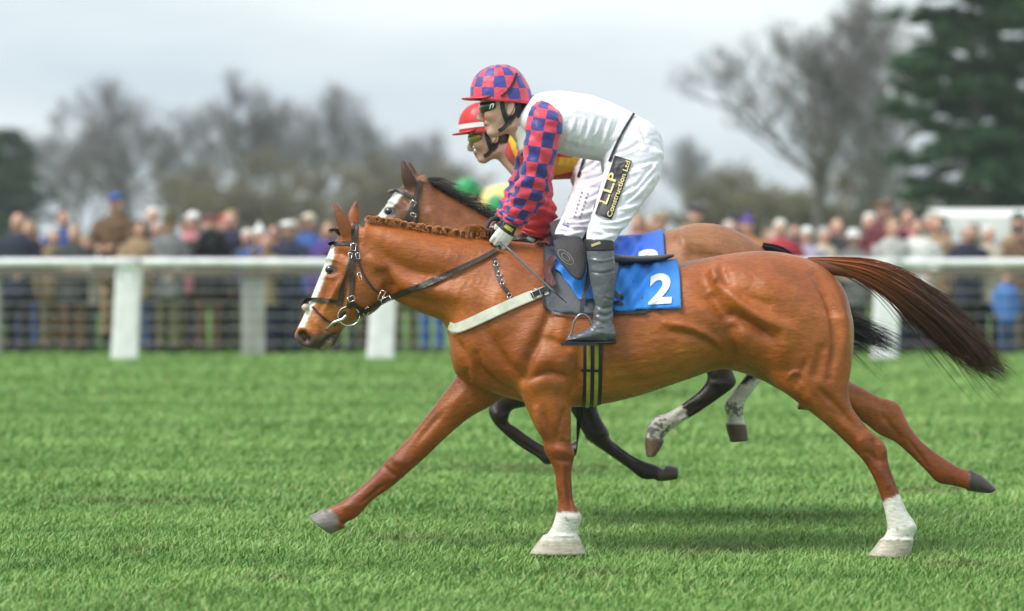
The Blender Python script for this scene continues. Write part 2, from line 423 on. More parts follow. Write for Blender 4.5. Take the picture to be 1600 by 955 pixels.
# ------------------------------------------------------------------ the setting: turf
def make_ground():
    nx, ny = 60, 80
    xs = np.concatenate([[-900, -300, -90], np.linspace(-24, 24, nx), [90, 300, 900]])
    ys = np.concatenate([[-40, -14], np.linspace(-4, 40, ny), [60, 120, 400, 1500]])
    v = np.array([[x, y, 0.0] for y in ys for x in xs]); k = len(xs)
    f = np.array([[j * k + i, j * k + i + 1, (j + 1) * k + i + 1, (j + 1) * k + i] for j in range(len(ys) - 1) for i in range(k - 1)])
    m, nt, p = newmat('turf_soil'); L = nt.links.new
    tc = nt.nodes.new('ShaderNodeTexCoord')
    n1 = nt.nodes.new('ShaderNodeTexNoise'); n1.inputs['Scale'].default_value = .9; n1.inputs['Detail'].default_value = 8; n1.inputs['Roughness'].default_value = .7
    mp = nt.nodes.new('ShaderNodeMapping'); mp.inputs['Scale'].default_value = (.5, 1.4, 1); L(tc.outputs['Object'], mp.inputs[0]); L(mp.outputs[0], n1.inputs['Vector'])
    cr = nt.nodes.new('ShaderNodeValToRGB'); e = cr.color_ramp.elements
    e[0].position = .32; e[0].color = (.085, .19, .042, 1); e[1].position = .68; e[1].color = (.20, .37, .10, 1)
    L(n1.outputs[0], cr.inputs[0]); L(cr.outputs[0], p.inputs['Base Color']); p.inputs['Roughness'].default_value = .9; p.inputs['Specular IOR Level'].default_value = .2
    n2 = nt.nodes.new('ShaderNodeTexNoise'); n2.inputs['Scale'].default_value = 30; n2.inputs['Detail'].default_value = 6; L(tc.outputs['Object'], n2.inputs['Vector'])
    b = nt.nodes.new('ShaderNodeBump'); b.inputs['Strength'].default_value = .8; b.inputs['Distance'].default_value = .05; L(n2.outputs[0], b.inputs['Height']); L(b.outputs[0], p.inputs['Normal'])
    tag(link('ground', mesh_from('ground', v, f), m), kind='structure')
make_ground()

def make_grass():
    """short racecourse turf: blades over the part of the course in view"""
    pts = []
    for (d0, d1, dens) in ((9.3, 11, 3600), (11, 14, 3300), (14, 18, 1800), (18, 24, 900), (24, 32.2, 420), (32.2, 44, 110)):
        wmax = d1 * .235 * 2 + 1.2
        n = int(dens * wmax * (d1 - d0)); p = rng.random((n, 2)); p[:, 0] = (p[:, 0] - .5) * wmax; p[:, 1] = d0 + p[:, 1] * (d1 - d0) - D0
        k = np.abs(p[:, 0]) < (p[:, 1] + D0) * .215 + .5
        pts.append(np.hstack([p[k], np.full((k.sum(), 1), (d0 + d1) / 2)]))
    P = np.vstack(pts); n = len(P); d = P[:, 2]
    clump = np.sin(P[:, 0] * 2.1 + 3 * np.sin(P[:, 1] * 1.3)) * np.sin(P[:, 1] * 3.3 + 2 * np.sin(P[:, 0] * .9)) + .6 * np.sin(P[:, 0] * 7.3 + P[:, 1] * 4.1) * np.sin(P[:, 1] * 9.7 - P[:, 0] * 2.2)
    clump = .5 + .3 * clump
    h = (.020 + .024 * rng.random(n)) * (.65 + .6 * np.clip(clump, 0, 1)) * np.where(d > 18, 1.15, 1)
    w = (.0022 + .0022 * rng.random(n)) * (1 + np.clip(d - 14, 0, 20) * .16)
    a = rng.random(n) * 2 * math.pi; lean = rng.normal(0, .55, (n, 2)) + np.array([.25, 0]); tw = np.stack([np.cos(a), np.sin(a)], 1) * w[:, None]
    b = np.stack([P[:, 0], P[:, 1], np.full(n, -.002)], 1)
    t2 = np.hstack([tw, np.zeros((n, 1))])
    mid = b + np.stack([lean[:, 0] * h * .35, lean[:, 1] * h * .35, h * .6], 1); tip = b + np.stack([lean[:, 0] * h * 1.1, lean[:, 1] * h * 1.1, h], 1)
    v = np.stack([b - t2, b + t2, mid + t2 * .8, mid - t2 * .8, tip], 1).reshape(-1, 3)
    i = np.arange(n) * 5
    f = [None]; q = np.stack([i, i + 1, i + 2, i + 3], 1); t = np.stack([i + 3, i + 2, i + 4], 1)
    me = bpy.data.meshes.new('grass'); me.vertices.add(len(v)); me.vertices.foreach_set('co', v.astype(np.float32).ravel())
    li = np.concatenate([q.ravel(), t.ravel()]).astype(np.int32); me.loops.add(len(li)); me.loops.foreach_set('vertex_index', li)
    me.polygons.add(2 * n); me.polygons.foreach_set('loop_start', np.concatenate([np.arange(n) * 4, 4 * n + np.arange(n) * 3]).astype(np.int32)); me.update(calc_edges=True)
    hue = np.clip(.5 + .55 * (clump - .5) + rng.normal(0, .12, n), 0, 1)[:, None]
    band = np.sin(P[:, 1] * 5.1 + 1.7 * np.sin(P[:, 0] * .55 + 1) + .8 * np.sin(P[:, 0] * 1.7)) * .5 + np.sin(P[:, 1] * 2.3 + 1.3 * np.sin(P[:, 0] * .8)) * .5 + .4 * np.sin(P[:, 1] * 13 + 2.5 * np.sin(P[:, 0] * 1.1))
    hue = np.clip(hue + .34 * band[:, None], 0, 1)
    dry = (rng.random(n) < .04)[:, None]
    c = (1 - hue) * np.array([.115, .235, .05]) + hue * np.array([.28, .45, .135]); c = np.where(dry, np.array([.36, .38, .16]), c)
    for dx_, dy_, r_ in ((.9, .1, .16), (1.15, .25, .1), (-.5, .6, .12), (.3, -.75, .1), (2.0, -.4, .13), (-1.7, .2, .1), (-2.1, 2.4, .2), (2.4, 3.0, .2), (.2, 4.5, .3), (-1.0, -.9, .09), (1.5, 1.6, .14)):
        k_ = np.exp(-(((P[:, 0] - dx_) / (r_ * 1.8)) ** 2 + ((P[:, 1] - dy_) / r_) ** 2)) * (rng.random(n) < .8); c = c * (1 - .75 * k_[:, None]) + np.array([.13, .10, .05]) * .75 * k_[:, None]
    set_paint(me, np.repeat(c, 5, 0))
    g = link('grass', me, mat('grass_blades', None, .55, .1, 3, spec=.3, attr='paint'))
    tag(g, 'short green racecourse turf under the galloping horses', 'grass', kind='stuff')
make_grass()

# ------------------------------------------------------------------ running rail and spectator fence
RAIL_Y = 19.6
def rail_x(px, y): return (px - 800) * (D0 + y) / FPX
def make_rail():
    root = empty('running_rail', (0, RAIL_Y, 0)); tag(root, 'white plastic running rail on broad white posts beside the turf', 'rail')
    x0, x1 = -9.2, 9.2
    v, f = tube3([(x, 0, 1.185 + .004 * math.sin(x)) for x in np.linspace(x0, x1, 25)], np.full((25, 2), .051), n=14, m=1, up=(0, 1, 0))
    link('rail', mesh_from('rail', v, f), M_white_pl, root)
    for px in (-195, 200, 600, 1000, 1388, 1790):
        x = rail_x(px, RAIL_Y); secs = []
        for z, dx, w, t in ((-.05, -.05, .168, .05), (.35, -.03, .16, .045), (.8, -.005, .16, .045), (1.06, .01, .165, .05), (1.15, .012, .13, .05)):
            r = []
            for a in np.linspace(0, 2 * math.pi, 20, endpoint=False):
                c, s = math.cos(a), math.sin(a); r.append([x + dx + w * np.sign(c) * abs(c) ** .35, .04 * (z < 1.1) + t * np.sign(s) * abs(s) ** .5, z])
            secs.append(r)
        v, f = rings_to_mesh(crom(np.array(secs).reshape(5, -1), 4).reshape(-1, 20, 3)); link('post', mesh_from('post', v, f), M_white_pl, root)
        v, f = tube3([(x - .16, 0, 1.185 + .004 * math.sin(x)), (x + .17, 0, 1.185 + .004 * math.sin(x))], .057, n=14, m=1); link('joint_sleeve', mesh_from('joint_sleeve', v, f), mat('rail_sleeve', (.66, .67, .68), .5, .15, 9), root)
        for dx_ in (-.1, .1):
            v, f = tube3([(x + dx_, -.045, 1.02), (x + dx_, -.022, 1.02)], .016, n=8, m=1); link('bolt', mesh_from('bolt', v, f), mat('rail_bolt', (.25, .25, .26), .5, .1, 9, metal=.8), root)
make_rail()
FENCE_Y = 21.0
def make_fence():
    root = empty('spectator_fence', (0, FENCE_Y, 0)); tag(root, 'weathered wood and wire fence between the crowd and the white rail', 'fence')
    wood = mat('weathered_wood', (.20, .165, .135), .85, .3, 6, .4, 40, stretch=(.3, 1, 1)); wood2 = mat('grey_post_wood', (.34, .34, .32), .85, .25, 6, .4, 40, stretch=(1, 1, .3))
    for i in range(6):
        xa = -9.6 + i * 3.2; MB().box((xa + 1.6, 0, 1.045 + .006 * (i % 3)), (3.19, .05, .085)).build('top_rail', wood, root)
    wire = mat('galvanised_wire', (.62, .63, .63), .5, .1, 10, metal=.2)
    for k, z in enumerate((.16, .34, .5, .66, .82, .95)):
        mb = MB(); mb.tube([(x, -.035, z + .006 * math.sin(x * 1.9 + k)) for x in np.linspace(-9.6, 9.6, 60)], .0035, n=5); mb.build('wire', wire, root, True)
    for px in (-10, 395, 810, 1205, 1300, 1620):
        x = rail_x(px, FENCE_Y); mb = MB(); mb.box((x, .07, .53), (.30 if px == 395 else .14, .09, 1.13)); mb.build('post', wood2, root)
make_fence()
# ------------------------------------------------------------------ horses
def horse_body(y0, torso, neck, head, legs, ears, mus, vox=.0075, k=.03):
    parts = [(*side_tube(torso, y0, 40, 5), .05), (*side_tube(neck, y0, 32, 5), .06), (*side_tube(head, y0, 32, 5), .03)]
    for L in legs: parts.append((*side_tube(L['secs'], y0, 20, 5), L.get('k', .035)))
    for L in legs: parts.append((*side_tube(L['hoof'], y0, 20, 3), .006))
    for e in ears: parts.append((*tube3([W(*p[:2], y0 + p[2]) for p in e['p']], e['r'], n=12, m=4, up=e['up']), .012))
    v, q = blend(parts, vox, k, 4)
    v = strokes(v, q, [(a, b, c * 1.95) for a, b, c in mus], y0)
    return v, q

NY = 0.0
n_torso = [(703, 520, 704, 560, .07), (714, 480, 716, 590, .145), (745, 435, 750, 606, .19, 0, .12), (790, 398, 795, 622, .225, 0, .22), (842, 386, 845, 633, .25, 0, .26), (900, 398, 905, 636, .265, 0, .22),
           (960, 410, 965, 627, .285, 0, .12), (1020, 415, 1022, 611, .295, 0, .05), (1080, 407, 1080, 591, .295, 0, 0), (1130, 398, 1130, 577, .285, 0, 0), (1190, 392, 1185, 592, .285, 0, .05),
           (1240, 398, 1232, 615, .275, 0, .1), (1285, 416, 1275, 612, .245, 0, .1), (1317, 450, 1310, 600, .19), (1331, 495, 1329, 570, .10)]
n_neck = [(850, 388, 790, 600, .20, 0, .2), (800, 377, 728, 545, .185, 0, .2), (748, 370, 694, 505, .15, 0, .22), (700, 364, 655, 488, .122, 0, .2), (650, 357, 625, 474, .104, 0, .15), (606, 349, 597, 455, .092, 0, .1), (572, 345, 566, 430, .08, 0, .05)]
n_head = [(556, 347, 600, 392, .06), (535, 362, 606, 436, .084, 0, -.1), (517, 387, 603, 466, .098, 0, .0), (507, 413, 586, 487, .095, 0, .1), (496, 440, 564, 498, .078, 0, .12), (485, 468, 546, 506, .062, 0, .05),
          (474, 494, 533, 519, .056), (464, 514, 527, 533, .056), (460, 526, 520, 541, .05), (467, 540, 508, 547, .034)]
n_legs = [
    dict(secs=[(780, 545, 905, 560, .075, -.16), (806, 598, 897, 602, .082, -.165), (820, 632, 893, 640, .076, -.165), (833, 662, 893, 667, .066, -.16), (847, 688, 893, 692, .048, -.155), (850, 703, 898, 709, .05, -.15), (858, 718, 896, 721, .044, -.15), (866, 736, 893, 738, .034, -.15),
               (869, 760, 894, 761, .029, -.15), (872, 785, 897, 786, .029, -.15), (868, 805, 909, 807, .041, -.15), (862, 824, 904, 828, .036, -.15), (852, 838, 903, 840, .038, -.15)],
         hoof=[(849, 836, 905, 838, .042, -.15), (838, 850, 911, 852, .05, -.15), (826, 866, 917, 866, .058, -.15)]),
    dict(secs=[(745, 500, 815, 600, .09, .12), (722, 560, 790, 618, .085, .13), (711, 590, 768, 634, .075, .14), (690, 619, 734, 653, .066, .14), (661, 656, 699, 682, .057, .14), (633, 690, 668, 712, .048, .14), (607, 716, 642, 735, .046, .14), (582, 744, 612, 761, .036, .14),
               (557, 767, 582, 782, .031, .14), (533, 784, 560, 806, .037, .14), (516, 792, 542, 816, .034, .14), (506, 797, 534, 822, .035, .14)],
         hoof=[(505, 795, 541, 824, .041, .14), (494, 801, 530, 829, .048, .14), (481, 806, 517, 835, .054, .14)]),
    dict(secs=[(1185, 480, 1322, 500, .10, -.15), (1192, 545, 1331, 562, .105, -.165), (1208, 597, 1326, 603, .095, -.17), (1237, 622, 1328, 627, .082, -.165), (1265, 643, 1338, 647, .068, -.16), (1297, 669, 1360, 673, .056, -.155), (1332, 702, 1383, 695, .047, -.15),
               (1353, 726, 1388, 722, .042, -.15), (1368, 754, 1397, 750, .034, -.15), (1378, 783, 1408, 777, .032, -.15), (1384, 806, 1418, 800, .034, -.15), (1386, 828, 1432, 822, .041, -.15), (1378, 843, 1426, 843, .037, -.15)],
         hoof=[(1376, 842, 1428, 843, .044, -.15), (1366, 855, 1425, 857, .05, -.15), (1355, 869, 1420, 871, .056, -.15)], k=.045),
    dict(secs=[(1290, 545, 1245, 640, .09, .12), (1322, 590, 1300, 645, .072, .14), (1350, 607, 1340, 655, .06, .14), (1377, 621, 1372, 678, .05, .14), (1403, 630, 1397, 690, .046, .14), (1419, 661, 1413, 703, .039, .14), (1439, 688, 1430, 719, .033, .14), (1457, 703, 1447, 736, .032, .14),
               (1477, 717, 1465, 754, .039, .14), (1498, 730, 1489, 759, .034, .14), (1516, 735, 1508, 764, .036, .14)],
         hoof=[(1515, 733, 1509, 766, .042, .14), (1535, 744, 1524, 769, .046, .14), (1557, 763, 1545, 771, .04, .14)], k=.045)]
n_ears = [dict(p=[(548, 378, -.045), (540, 358, -.055), (531, 336, -.06), (521, 316, -.058)], r=[(.022, .026), (.024, .032), (.018, .026), (.004, .005)], up=(0, 1, 0)),
          dict(p=[(556, 372, .045), (552, 352, .052), (553, 333, .056), (557, 313, .056)], r=[(.022, .026), (.024, .032), (.018, .026), (.004, .005)], up=(0, 1, 0))]
n_mus = [  # ridges and grooves of the galloping, sweating horse: (points, width px, depth mm)
    ([(868, 470), (850, 510), (832, 555), (820, 590)], 8, -9), ([(840, 500), (815, 545), (800, 580)], 14, 7),
    ([(748, 470), (762, 520), (790, 565), (815, 590)], 9, -8), ([(790, 440), (775, 490), (790, 530)], 20, 9),
    ([(743, 555), (752, 580), (780, 605), (812, 618)], 7, -11), ([(728, 560), (740, 590), (765, 612)], 9, 8), ([(713, 530), (728, 560), (735, 590)], 6, -8),
    ([(828, 575), (860, 560), (888, 575)], 16, 12), ([(822, 608), (855, 596), (885, 606)], 12, 7), ([(830, 592), (858, 582), (890, 590)], 4, -6), ([(905, 545), (902, 580), (893, 620)], 9, -10),
    ([(845, 530), (870, 535), (895, 545)], 7, -5), ([(880, 500), (876, 530)], 9, 5),
    ([(850, 640), (860, 670), (872, 700)], 5, -5), ([(880, 645), (885, 680)], 5, -4), ([(838, 640), (846, 670)], 6, 4),
    ([(1040, 505), (1080, 512), (1115, 530), (1140, 552)], 6, 7), ([(1040, 517), (1085, 526), (1118, 545)], 7, -6), ([(960, 560), (1040, 566), (1100, 555)], 24, 6), ([(950, 600), (1020, 592), (1080, 575)], 7, -4),
    ([(1113, 422), (1116, 434), (1122, 442)], 8, 17), ([(1128, 420), (1135, 440)], 8, -9), ([(1108, 450), (1125, 478), (1145, 508)], 13, -20), ([(1098, 420), (1100, 460)], 14, -6),
    ([(1132, 452), (1160, 478), (1200, 502), (1228, 512)], 9, 13), ([(1150, 492), (1178, 512), (1205, 528)], 8, -13), ([(1165, 530), (1185, 560)], 20, 11), ([(1140, 520), (1150, 560)], 12, -10),
    ([(1175, 440), (1215, 455), (1255, 480)], 22, 10), ([(1160, 462), (1200, 476)], 8, -5), ([(1245, 500), (1225, 540), (1215, 580)], 18, 8),
    ([(1272, 430), (1298, 480), (1305, 540), (1296, 590)], 7, -10), ([(1300, 450), (1318, 500), (1318, 560)], 9, 6), ([(1262, 560), (1248, 590), (1240, 605)], 6, -5), ([(1285, 545), (1275, 585)], 8, -6),
    ([(1232, 590), (1240, 582), (1253, 584)], 3, 5), ([(1282, 610), (1312, 640), (1345, 672)], 6, -8), ([(1262, 622), (1290, 652)], 8, 6), ([(1335, 640), (1355, 668)], 5, -5), ([(1345, 690), (1352, 712)], 6, 5), ([(1366, 690), (1372, 720)], 5, -5),
    ([(580, 380), (612, 408), (655, 428), (710, 432)], 13, -13), ([(600, 366), (660, 388), (730, 405)], 16, 7), ([(607, 448), (600, 430)], 11, -16), ([(615, 462), (650, 468), (690, 482)], 9, -7), ([(640, 448), (690, 455), (735, 468)], 14, 8),
    ([(575, 395), (596, 425), (592, 458)], 8, 7), ([(548, 470), (575, 482)], 10, 4), ([(560, 380), (572, 395)], 8, -5),
    ([(534, 436), (520, 462), (508, 482)], 4, 6), ([(545, 440), (535, 470)], 10, -6), ([(507, 408), (517, 404), (528, 408)], 4, 7), ([(532, 396), (540, 400)], 7, -8), ([(508, 431), (518, 434), (527, 431)], 3, 4),
    ([(512, 445), (505, 470), (497, 490)], 4, -4), ([(474, 524), (478, 530)], 5.5, -18), ([(466, 517), (477, 513), (487, 522)], 3.5, 5), ([(498, 545), (510, 532), (528, 521)], 2.6, -8), ([(500, 520), (510, 505)], 8, -4),
    ([(490, 500), (500, 512), (492, 530)], 6, 4), ([(519, 530), (521, 540)], 4, 5)]
n_mus += [([(864, 701), (876, 703), (890, 706)], 7, 5), ([(868, 718), (880, 720), (892, 720)], 4, -4), ([(885, 734), (888, 765), (892, 795)], 2.6, -5), ([(878, 732), (881, 765), (884, 795)], 2.6, 3), ([(884, 640), (874, 670), (870, 692)], 4, -4), ([(840, 650), (852, 680)], 5, 3), ([(880, 690), (890, 694)], 4, -4), ([(890, 808), (900, 810)], 5, 3), ([(862, 830), (880, 833)], 3, -3), ([(843, 838), (870, 837), (905, 838)], 2, 4),
    ([(700, 640), (675, 665), (650, 695)], 5, -5), ([(720, 620), (690, 650)], 8, 4), ([(612, 722), (620, 726), (632, 728)], 7, 5), ([(598, 738), (612, 748)], 4, -4), ([(598, 762), (580, 778), (560, 794)], 2.6, -4), ([(545, 796), (535, 800)], 6, 3),
    ([(1372, 690), (1379, 700), (1382, 712)], 5, 4), ([(1350, 704), (1362, 712), (1372, 722)], 5, -4), ([(1386, 732), (1396, 755), (1404, 778)], 2.6, -4), ([(1376, 735), (1386, 760)], 3, 3), ([(1300, 642), (1325, 662), (1345, 680)], 5, -4), ([(1425, 822), (1430, 826)], 5, 3), ([(1372, 842), (1400, 844), (1430, 843)], 2, 4),
    ([(1385, 648), (1402, 672), (1418, 690)], 4, -4), ([(1400, 638), (1406, 650)], 6, 4), ([(1428, 692), (1445, 712), (1462, 735)], 2.6, -4), ([(1370, 640), (1390, 650)], 6, 3)]
rs = np.random.default_rng(3)
for _ in range(70):   # veins and sweat creases on flank, belly and neck
    x, y = rs.uniform(930, 1110), rs.uniform(510, 585); l = rs.uniform(8, 26); n_mus.append(([(x, y), (x + l * .5, y - rs.uniform(0, 4)), (x + l, y - rs.uniform(1, 7))], 2.0, rs.choice([-.7, .8])))
for _ in range(45):
    x, y = rs.uniform(640, 780), rs.uniform(400, 480); l = rs.uniform(8, 20); n_mus.append(([(x, y), (x + l * .35, y - l * .5), (x + l * .55, y - l)], 2.2, rs.choice([-.8, .8])))
for _ in range(40):
    x, y = rs.uniform(1150, 1300), rs.uniform(420, 600); l = rs.uniform(8, 22); n_mus.append(([(x, y), (x + l * .5, y + rs.uniform(-3, 8)), (x + l, y + rs.uniform(-2, 14))], 2.4, rs.choice([-.7, .7])))

def mixc(a, b, t): return a * (1 - t[:, None]) + b * t[:, None]
def near_paint(v):
    P = PX(v); x, y = P[:, 0], P[:, 1]; nz = vnoise(v, 9, 1.3); nf = vnoise(v, 60, 4.0); n3 = vnoise(v, (3, 3, 6), 2.0)
    base = np.array([.40, .108, .016]); gold = np.array([.47, .165, .034]); red = np.array([.20, .038, .007]); dark = np.array([.16, .05, .02])
    c = np.tile(base, (len(v), 1))
    c = mixc(c, gold, np.clip(sstep(500, 600, y) * sstep(860, 960, x) * (1 - sstep(1140, 1230, x)) * .75 + .35 * nz, 0, .9))
    c = mixc(c, red, np.clip(.55 * n3 + .18, 0, .75))
    legs = np.maximum(sstep(650, 720, y) * (x > 780), sstep(660, 730, y))
    c = mixc(c, red, legs * .75)
    c = mixc(c, gold * 1.08, sstep(450, 475, y) * (x < 545) * (1 - sstep(512, 522, y)) * .6)
    # mouth and nose
    mz = (x < 535) * sstep(514, 530, y + .12 * (x - 470)) * (y < 560)
    c = mixc(c, np.array([.075, .05, .042]), mz * np.clip(.75 + .5 * nz, 0, 1))
    dn, _ = dist_poly(P, [(471, 522), (479, 529)]); c = mixc(c, np.array([.012, .009, .008]), (1 - sstep(4.5, 7.5, dn)) * (np.abs(v[:, 1]) > .025))
    dl, _ = dist_poly(P, [(503, 548), (512, 541), (515, 536)]); c = mixc(c, np.array([.40, .24, .16]), (1 - sstep(3, 5, dl)) * .8)
    de, _ = dist_poly(P, [(512, 421), (520, 421)]); c = mixc(c, np.array([.05, .02, .012]), (1 - sstep(6, 9, de)) * .85 * (np.abs(v[:, 1]) > .05))
    # blaze
    db, t = dist_poly(P, crom(np.array([(519, 380), (510, 400), (499, 428), (488, 458), (477, 486), (467, 508)], float), 4))
    wbl = np.interp(t, [0, .12, .5, 1], [4, 11, 10, 9]); c = mixc(c, np.array([.74, .72, .68]), (1 - sstep(wbl - 1.5, wbl + 1.5, db + 1.5 * nf)) * (y < 512))
    # ears: dark rims
    c = mixc(c, dark, (y < 372) * (x < 546) * (x > 512) * sstep(372, 350, y) * .7); c = mixc(c, dark, (y < 325) * (x < 566) * .8)
    # socks and hooves
    white = np.array([.76, .74, .68])
    c = mixc(c, white, sstep(798, 803, y + 5 * nf) * (x > 800) * (x < 950)); c = mixc(c, white, sstep(0, 5, (y - (783 - (x - 1376) * .45)) + 5 * nf) * (x > 1340) * (x < 1450) * (y > 755))
    c = mixc(c, np.array([.40, .34, .24]), sstep(842, 846, y + 3 * nf) * (x > 800) * .75)
    hf = sstep(0, 5, (x - 500) * -.5 + (y - 806) * .6 - 4) * (x < 545) * (y > 785); c = mixc(c, np.array([.20, .18, .16]), ((x < 530) & (y > 796) & (y - 800 > (x - 505) * .9 - 14)) * sstep(537, 520, x) * 1.0)
    c = mixc(c, np.array([.05, .042, .04]), sstep(1512, 1516, x) * (y > 700))
    # mud splashes on legs and belly
    c = mixc(c, np.array([.17, .10, .05]), np.clip(nf * 2.2 - .9, 0, .6) * sstep(560, 700, y))
    return np.clip(c, 0, 1)

def add_eye(px, py, yy, parent, bvh, yc, r=.0245):
    h, n = hit(bvh, px, py); ye = h[1] if h is not None else yy
    for s in (1, -1):
        c = W(px, py, ye); c[1] = yc + s * (c[1] - yc) if s == 1 else 2 * yc - c[1]
        c[1] += (.006 if s == 1 else -.006)
        v, f = ellipsoid(c, (r, r * .8, r * .82), rotm('Y', -12), 24)
        o = link('eye', mesh_from('eye', v, f), mat('horse_eye', (.012, .006, .004), .06, .1, 10, spec=.7, coat=1.0)); adopt(o, parent)

near = empty('race_horse', W(1000, 868, 0)); near.location.z = 0
tag(near, 'chestnut racehorse with white blaze galloping nearest, carrying blue cloth number 2', 'horse', 'racehorses galloping past the rail')
nv, nq = horse_body(NY, n_torso, n_neck, n_head, n_legs, n_ears, n_mus)
me = mesh_from('body', nv, nq); set_paint(me, near_paint(nv)); adopt(link('body', me, M_coat), near)
n_bvh = bvh_of(nv, nq)
add_eye(516, 421, -.08, near, n_bvh, NY)

# ---- tail
def tail(name, line, spread, n, y0, rad, mat_, parent, seed, k=16, jit=.5, root_mat=None):
    g = np.random.default_rng(seed); c = crom(np.array(line, float), 8); L = np.linspace(0, 1, len(c)); paths = []
    locks = [(np.clip(g.normal(0, .45), -1, 1), np.clip(g.normal(0, .45), -1, 1), g.uniform(0, 6.28), g.uniform(3, 10), g.uniform(.86, 1.0)) for _ in range(46)]
    for i in range(n):
        end = g.uniform(.7, 1.0) if i % 6 else g.uniform(.3, .7)
        lk = locks[i % len(locks)]; o = np.clip(lk[0] + g.normal(0, .09), -1.1, 1.1); oy = np.clip(lk[1] + g.normal(0, .1), -1, 1); ph = lk[2] + g.normal(0, .35); fr = lk[3]; end = min(1.0, end * lk[4])
        t = np.linspace(0, end, k); px = np.interp(t, L, c[:, 0]); py = np.interp(t, L, c[:, 1]); sp = np.interp(t, np.linspace(0, 1, len(spread)), spread)
        tgx, tgy = np.gradient(px), np.gradient(py); ll = np.hypot(tgx, tgy) + 1e-6; nx, ny = -tgy / ll, tgx / ll
        d = sp * (o + jit * .16 * np.sin(fr * t + ph) * t * 2 + (t / end) ** 3 * g.normal(0, .22))
        # hairs that fall out of the sheaf
        drop = 0 if g.random() > .11 else g.uniform(-14, 50)
        py2 = py + ny * d + drop * (t / end) ** 2; px2 = px + nx * d - drop * .25 * (t / end) ** 2
        yy = y0 + oy * sp / 340 * .8 + .02 * np.sin(fr * .7 * t + ph) * t
        paths.append([W(a, b, yv) for a, b, yv in zip(px2, py2, yy)])
    v, f = strands(np.array(paths), g.uniform(.7, 1.4, n) * rad); me = mesh_from(name, v, f)
    return me, v
me, tv = tail('tail', [(1262, 408), (1308, 413), (1360, 425), (1412, 450), (1466, 493), (1518, 540), (1560, 577), (1592, 600)], [6, 12, 20, 27, 31, 29, 23, 14], 1500, NY, .0021, None, near, 11, jit=1.3)
tp = PX(tv); tt = sstep(1300, 1480, tp[:, 0] + .35 * (tp[:, 1] - 430)); rr = np.repeat(rng.random(1500), 16 * 3)[:len(tt)]
tc_ = mixc(np.tile([.27, .07, .018], (len(tt), 1)), np.array([.045, .018, .011]), np.clip(tt + .35 * (rr - .5), 0, 1)); tc_ = mixc(tc_, np.array([.40, .15, .05]), (rr > .93) * (1 - tt) * .7); set_paint(me, tc_)
M_hair = mat('horse_hair', None, .38, .15, 30, spec=.5, attr='paint')
adopt(link('tail', me, M_hair), near)
# the dock under the hair
v, f = tube3([W(1255, 418, 0), W(1300, 419, 0), W(1350, 430, 0), W(1400, 452, 0), W(1440, 478, 0)], [.045, .034, .028, .02, .008], n=14, m=4)
me = mesh_from('tail_dock', v, f); set_paint(me, np.tile([.13, .04, .016], (len(v), 1))); adopt(link('tail_dock', me, M_hair), near)

# ---- plaited mane
def plait(name, cx, cy, size, y0, parent, seed, col, n=70, lean=0.0):
    g = np.random.default_rng(seed); paths = []
    for i in range(n):
        a0 = g.uniform(-.5, .5) * size; r = size * g.uniform(.5, 1.0); ph = g.uniform(.3, 1.0); tw = g.uniform(-.4, .4); yb = g.uniform(-.02, .03)
        pts = []
        for t in np.linspace(0, 1, 9):
            an = math.pi * (1.25 - 1.5 * t * ph); pts.append(W(cx + a0 * .6 - r * .8 * math.cos(an) + lean * t, cy + size * .35 - r * .75 * max(math.sin(an), -.6) * (1 if an > 0 else .6), y0 + yb - .045 * t * t + tw * .02 * math.sin(6 * t)))
        paths.append(pts)
    v, f = strands(np.array(paths), g.uniform(.8, 1.3, n) * .0032); me = mesh_from(name, v, f)
    rr = np.repeat(g.random(n), 27); set_paint(me, mixc(np.tile(col, (len(v), 1)), np.array(col) * .6, rr)); return adopt(link(name, me, M_hair), parent)
crest = crom(np.array([(570, 346), (606, 350), (650, 358), (700, 365), (748, 372), (790, 379)], float), 10)
for i, s in enumerate(np.linspace(.04, .70, 13)):
    j = s * (len(crest) - 1); p = crest[int(j)] * (1 - j % 1) + crest[min(int(j) + 1, len(crest) - 1)] * (j % 1)
    plait('mane_plait', p[0], p[1] - 6.0, 8.4 + 2.6 * math.sin(i * 2.1 + .6 * math.sin(i)), NY, near, 40 + i, [.80, .36, .13])
plait('mane_tuft', 736, 361, 25, NY, near, 77, [.66, .27, .09], 240, 6); plait('mane_tuft', 752, 364, 13, NY, near, 78, [.34, .10, .03], 120, 14)
plait('mane_tuft', 840, 383, 15, NY, near, 79, [.38, .12, .04], 120, 10); plait('forelock', 526, 360, 9, NY, near, 80, [.13, .05, .02], 60, -6)

gm = np.random.default_rng(90); paths = []                  # loose hairs that have worked out of the plaits
for i in range(420):
    j = gm.uniform(.03, .78) * (len(crest) - 1); p = crest[int(j)] * (1 - j % 1) + crest[min(int(j) + 1, len(crest) - 1)] * (j % 1); L_ = gm.uniform(6, 17); up_ = gm.uniform(.3, 1.3); yb_ = gm.uniform(-.035, .03); paths.append([W(p[0] + L_ * t * .9, p[1] + 2 - L_ * up_ * t + L_ * .8 * t * t, NY + yb_ - .02 * t) for t in np.linspace(0, 1, 6)])
v, f = strands(np.array(paths), .0014); me = mesh_from('mane_wisps', v, f); ghost(me, (.55, .22, .07)); adopt(link('mane_wisps', me, M_hair), near)

